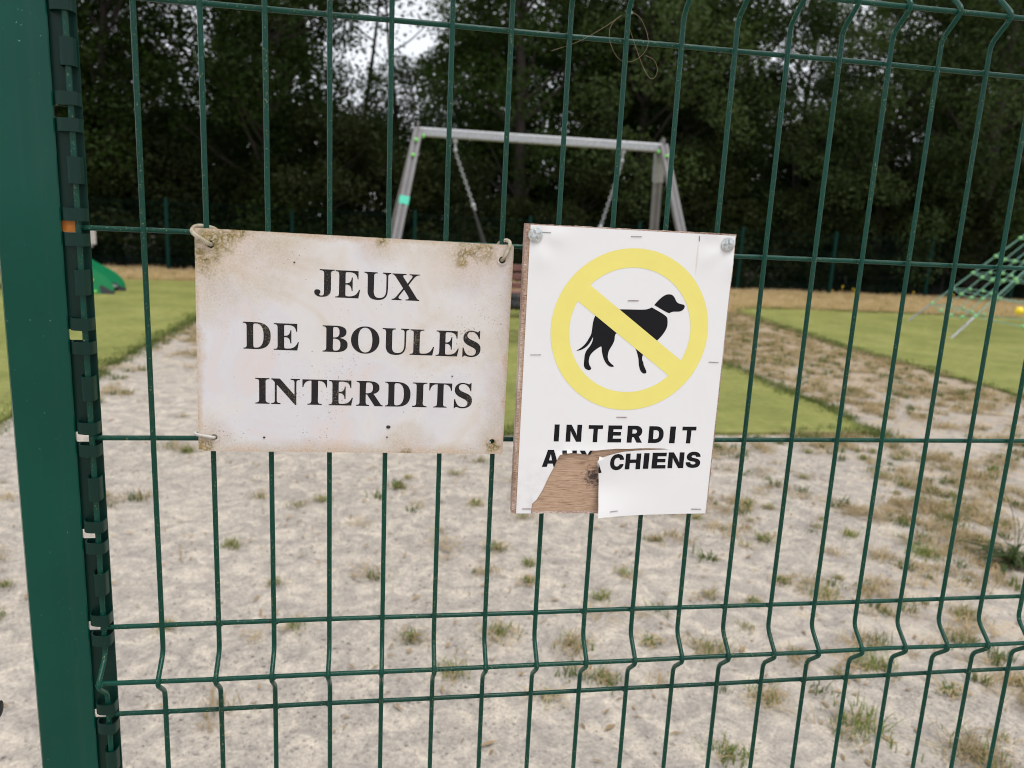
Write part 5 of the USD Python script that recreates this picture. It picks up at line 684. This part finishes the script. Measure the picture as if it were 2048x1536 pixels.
# ---------------------------------------------------------------- the climbing net at the right
N = thing('climbing_net', 'pyramid climbing net of green ropes with bright green ball joints', 'climbing net', (13.73, 10.6, 0))
apex = np.array([0, 0, 4.175]); base = np.array([13.73, 10.6, 0])
cor = [np.array([8.84, 9.83, 0]) - base, np.array([9.73, 12.09, 0]) - base, np.array([17.0, 13.6, 0]) - base, np.array([16.2, 8.2, 0]) - base, np.array([11.6, 7.7, 0]) - base]
order = [0, 1, 2, 3, 4]
edge = lambda c, t: c + (apex - c) * t
obj('mast', tube([(0, 0, -.1), (0, 0, 4.3)], .07, 16), M_galv, N, 30)
levels = [.085, .155, .225, .30, .38, .47, .57, .69]
first = None
for k in range(5):
    c = cor[k]; obj('corner_rope', tube([edge(c, .07), edge(c, .985)], .0105, 7), M_rope_green, N, True)
    d = (apex - c) / np.linalg.norm(apex - c); L = np.linalg.norm(apex - c)
    tb = obj('turnbuckle', join([tube([c - d * .1, edge(c, .032)], .016, 8), tube([edge(c, .032) + [0, .018, 0], edge(c, .056) + [0, .022, 0]], .008, 6), tube([edge(c, .032) - [0, .018, 0], edge(c, .056) - [0, .022, 0]], .008, 6), tube([edge(c, .054), edge(c, .08)], .018, 8)]), M_galv, N, True)
    c2 = cor[(k + 1) % 5]; nv = 5 if k == 0 else 6
    vis = k in (0, 4)
    grid = []
    for t in levels:
        a, b = edge(c, t), edge(c2, t); ss = np.linspace(0, 1, 21); sg = .10 * np.linalg.norm(b - a) * (1 - t)
        P = a[None] + (b - a)[None] * ss[:, None] - np.array([0, 0, 1]) * (sg * .5 * 4 * ss * (1 - ss))[:, None]
        if k == 0 and t < .3:
            P2 = P + ((apex * [1, 1, 0]) - (P * [1, 1, 0])) * (.05 * 4 * ss * (1 - ss))[:, None] + np.array([0, 0, .12]) * (4 * ss * (1 - ss))[:, None]
            obj('cross_rope', tube(P2, .0065, 6), M_rope_green, N, True)
            for q_ in (5, 10, 15): obj('joint_ball', ball(P2[q_], .028), M_ballgreen, N, True)
        obj('cross_rope', tube(P, .0072, 6), M_rope_green, N, True); grid.append(P)
        for q_ in np.linspace(0, 20, nv).round().astype(int)[(0 if True else 1):-1]:
            obj('joint_ball', ball(P[q_], (.033 if t < .6 else .028)), M_ballgreen, N, True)
    for q_ in np.linspace(0, 20, nv).round().astype(int)[1:-1]:
        obj('rising_rope', tube([g[q_] for g in grid] + [edge(c, .985)], .0072, 6), M_rope_green, N, True)
obj('yellow_ball', ball(np.array([9.62, 9.47, .50]) - base, .06, 2), M_yellow, N, True)

# ---------------------------------------------------------------- the far fence
FX = [-9.75, -7.05, -4.39, -1.77, .92, 3.57, 6.2, 8.80, 11.27, 13.93, 16.4, 19.0]; FY = 17.3
Fn = thing('boundary_fence', 'dark green wire mesh fence with posts along the wood behind the playground', 'fence', (0, FY, 0))
for x in FX: obj('post', bevel_box((x, 0, .78), (.065, .065, 1.62), .006), M_far, Fn)
for a, b in zip(FX[:-1], FX[1:]):
    ms = [tube([(x, 0, .05), (x, 0, 1.52)], .0012, 4, False) for x in np.arange(a + .06, b - .03, .0557)] + [tube([(a + .03, .005, z), (b - .03, .005, z)], .0014, 4, False) for z in (.06, .2, .25, .3, .5, .7, .9, 1.0, 1.05, 1.1, 1.3, 1.45, 1.5)]
    obj('wire_mesh', join(ms), M_far, Fn)
P = np.c_[rng.uniform(6, 14, 9), rng.uniform(15.6, 17.6, 9)]
instancer('yellow_flowers', [(join([tube([(0, 0, 0), (.02, 0, .22)], .003, 4), ball((.02, 0, .23), .016)]), M_flower)], np.c_[P, np.zeros(len(P))], rng.uniform(0, 6, 9), rng.uniform(.6, 1.3, 9), np.zeros(9, int), 'small yellow flowers in the straw grass by the far fence')

# ---------------------------------------------------------------- the wood
def leaf_cloud(seed, centres, radii, n_per, size, flat=.8):
    """Many small leaves clumped in sprays round the given centres."""
    r = np.random.default_rng(seed); C = []
    for c, ra, n in zip(centres, radii, n_per):
        u = r.normal(size=(n, 3)); u /= np.linalg.norm(u, axis=1, keepdims=True); rad = ra * r.uniform(.25, 1, (n, 1)) ** .6
        C.append(c + u * rad * [1, 1, flat])
    C = np.vstack(C); n = len(C)
    d = r.normal(size=(n, 3)); d[:, 2] -= .35; d /= np.linalg.norm(d, axis=1, keepdims=True); nn = r.normal(size=(n, 3)) * .7; nn[:, 2] += .8
    s = np.cross(d, nn); s /= np.linalg.norm(s, axis=1, keepdims=True); L = size * r.uniform(.6, 1.25, (n, 1)); w = L * .36; up = np.cross(s, d)
    V = np.stack([C - d * L * .5, C - s * w + up * L * .08, C + d * L * .5, C + s * w + up * L * .08], 1).reshape(-1, 3); k = np.arange(n)[:, None] * 4
    return V, np.vstack([k + [0, 1, 2], k + [0, 2, 3]])
def tree_parts(seed, h, rad, base, n_clump, leaves, size, trunk_r, lean=(0, 0), clump_r=.72):
    r = np.random.default_rng(seed); tr = []
    n = 9; zs = np.linspace(-.2, h * .92, n); wob = np.cumsum(r.normal(0, .05 * h / 9, (n, 2)), 0)
    axis = np.c_[wob + np.outer(np.linspace(0, 1, n), lean), zs]; axis[0, :2] = 0
    tr.append(tube(smooth_path(axis, 1), np.interp(np.linspace(0, 1, 18), [0, .05, .5, 1], [1.35 * trunk_r, trunk_r, .6 * trunk_r, .1 * trunk_r]), 9))
    cs, rs_ = [], []
    for k in range(n_clump):
        zt = base + (h - base) * r.uniform(0, 1) ** .85; f = (zt - base) / (h - base); rr = rad * math.sqrt(max(.05, 1 - (2 * (f * .93 + .02) - .9) ** 2 * .8)); a = r.uniform(0, 6.283); q_ = r.uniform(.35, 1.0)
        ax = np.array([np.interp(zt, zs, axis[:, 0]), np.interp(zt, zs, axis[:, 1])]); c = np.array([ax[0] + math.cos(a) * rr * q_, ax[1] + math.sin(a) * rr * q_, zt]); cs.append(c); rs_.append(clump_r * r.uniform(.6, 1.35))
        if k % 3 == 0:
            z0 = max(base * .6, zt - rr * .6); p0 = np.array([np.interp(z0, zs, axis[:, 0]), np.interp(z0, zs, axis[:, 1]), z0]); tr.append(tube(smooth_path([p0, (p0 * .5 + c * .5) + [0, 0, -.1], c], 1), np.linspace(trunk_r * .32, .012, 6), 5))
    return join(tr), leaf_cloud(seed + 1, cs, rs_, [max(6, int(leaves / n_clump * (q_ / clump_r) ** 2)) for q_ in rs_], size)
PROTO = UsdGeom.Scope.Define(stage, '/World/Looks/tree_kinds')
KIND = {}
def tree_kind(name, leafmat, *a, **k):
    trunk, crown = tree_parts(*a, **k); c = stage.CreateClassPrim(f'/tree_kind_{name}'); KIND[name] = (trunk, crown, leafmat)
for nm, lm, a, kw in (
    ('a', M_leaf, (101, 10.5, 2.5, .6, 115, 27000, .115, .17), {}),
    ('b', M_leaf, (102, 9.5, 2.2, .5, 100, 23000, .115, .14), {'lean': (.5, .1)}),
    ('c', M_leaf, (103, 11.5, 2.6, 1.0, 115, 26000, .115, .2), {'lean': (-.6, .2)}),
    ('d', M_leaf2, (104, 10.0, 2.8, .6, 125, 34000, .115, .2), {}),
    ('thin', M_leaf, (105, 10.5, 1.3, 2.2, 40, 1700, .12, .09), {'lean': (.5, 0)}),
    ('shrub', M_leaf3, (106, 2.4, 1.25, .1, 60, 7500, .10, .04), {'clump_r': .4}),
    ('shrub2', M_leaf3, (107, 3.2, 1.3, .1, 70, 8500, .10, .05), {'clump_r': .45})):
    KIND[nm] = (*tree_parts(*a, **kw), lm)
first_of = {}
def tree(kind, x, y, s, rot, label, cat='tree', group=None, name='broadleaf_tree'):
    if kind not in first_of:
        t = thing(name, label, cat, (x, y, 0), rot, group, scale=s); trunk, crown, lm = KIND[kind]
        obj('trunk', trunk, M_bark, t, True); obj('crown', crown, lm, t); first_of[kind] = t; return t
    src = first_of[kind]
    t = thing(name, label, cat, (x, y, 0), rot, group, scale=s)
    for ch in ('trunk', 'crown'):
        p = stage.DefinePrim(t.GetPath().AppendChild(ch)); p.GetReferences().AddInternalReference(src.GetPath().AppendChild(ch)); p.SetInstanceable(False)
    return t
TREES = [
    ('a', -8.3, 19.6, 1.0, .3, 'dark tree at the far left behind the fence post'),
    ('b', -6.0, 19.2, 1.05, 1.3, 'dark leafy tree between the green post and the second wire'),
    ('c', -3.9, 20.0, .95, 2.1, 'dark tree above the left end of the stained plastic sign'),
    ('a', -2.5, 18.9, .86, 4.0, 'dark bushy tree left of the bright gap in the wood'),
    ('thin', -.55, 21.2, 1.0, .5, 'slender dark tree standing in the bright gap, left stem'),
    ('thin', .75, 21.6, .95, 3.6, 'slender ivy dark tree standing in the bright gap, right stem'),
    ('b', .7, 20.4, .54, 2.2, 'low dark tree filling the foot of the bright gap'),
    ('c', 3.9, 20.0, 1.0, 5.0, 'tall dark tree right of the bright gap, its trunk above the swing beam'),
    ('d', 6.9, 19.9, .98, 1.0, 'broad tree with a brown trunk above the right end of the swing'),
    ('a', 9.2, 20.3, .92, 2.6, 'dark tree above the right top corner of the paper sign'),
    ('d', 11.4, 20.0, .74, .2, 'dark tree right of the paper sign with bright sky holes in its crown'),
    ('d', 13.7, 19.3, .8, 3.3, 'dark tree behind the climbing net'),
    ('d', 15.9, 18.2, 1.0, 4.4, 'grey green oak at the upper right corner'),
    ('d', 18.6, 19.4, 1.1, 2.0, 'grey green oak just past the right edge of the view')]
for k in TREES: tree(*k)
r = np.random.default_rng(17)
for k, x in enumerate(np.arange(-11, 27, 2.1)):
    if -1.6 < x + 0 < 2.9: continue
    s = r.uniform(.85, 1.1) * (.6 if -8.5 < x < -3.8 or 9.8 < x < 16.4 else 1)
    tree('abcabd'[k % 6], x + r.uniform(-.5, .5), r.uniform(22.5, 24.5), s, r.uniform(0, 6.2), 'dark tree in the second row of the wood', group='second row of trees in the wood')
for k, x in enumerate(np.arange(-13, 33, 3.0)):
    s = r.uniform(.9, 1.15)
    if -10.5 < x < 4.2 or 11 < x < 20.5: s = r.uniform(.42, .52) if -2.6 < x < 4.2 else r.uniform(.56, .68)
    tree('acdb'[k % 4], x + r.uniform(-.5, .5), r.uniform(27, 31), s, r.uniform(0, 6.2), 'dim tree deep in the wood', group='trees deep in the wood')
for k, x in enumerate(np.arange(-9.5, 20, 1.45)):
    tree('shrub' if k % 2 else 'shrub2', x + r.uniform(-.3, .3), r.uniform(18.3, 19.2), r.uniform(.75, 1.15), r.uniform(0, 6.2), 'dark undergrowth bush close behind the far fence', 'bush', 'bushes behind the far fence', 'undergrowth_bush')
for k, x in enumerate(np.arange(-12, 28, 2.0)):
    tree('shrub2', x + r.uniform(-.4, .4), r.uniform(21, 26), r.uniform(1.0, 1.5), r.uniform(0, 6.2), 'dark bush under the trees of the wood', 'bush', 'bushes under the trees', 'undergrowth_bush')
stage.RemovePrim('/World/Looks/tree_kinds')
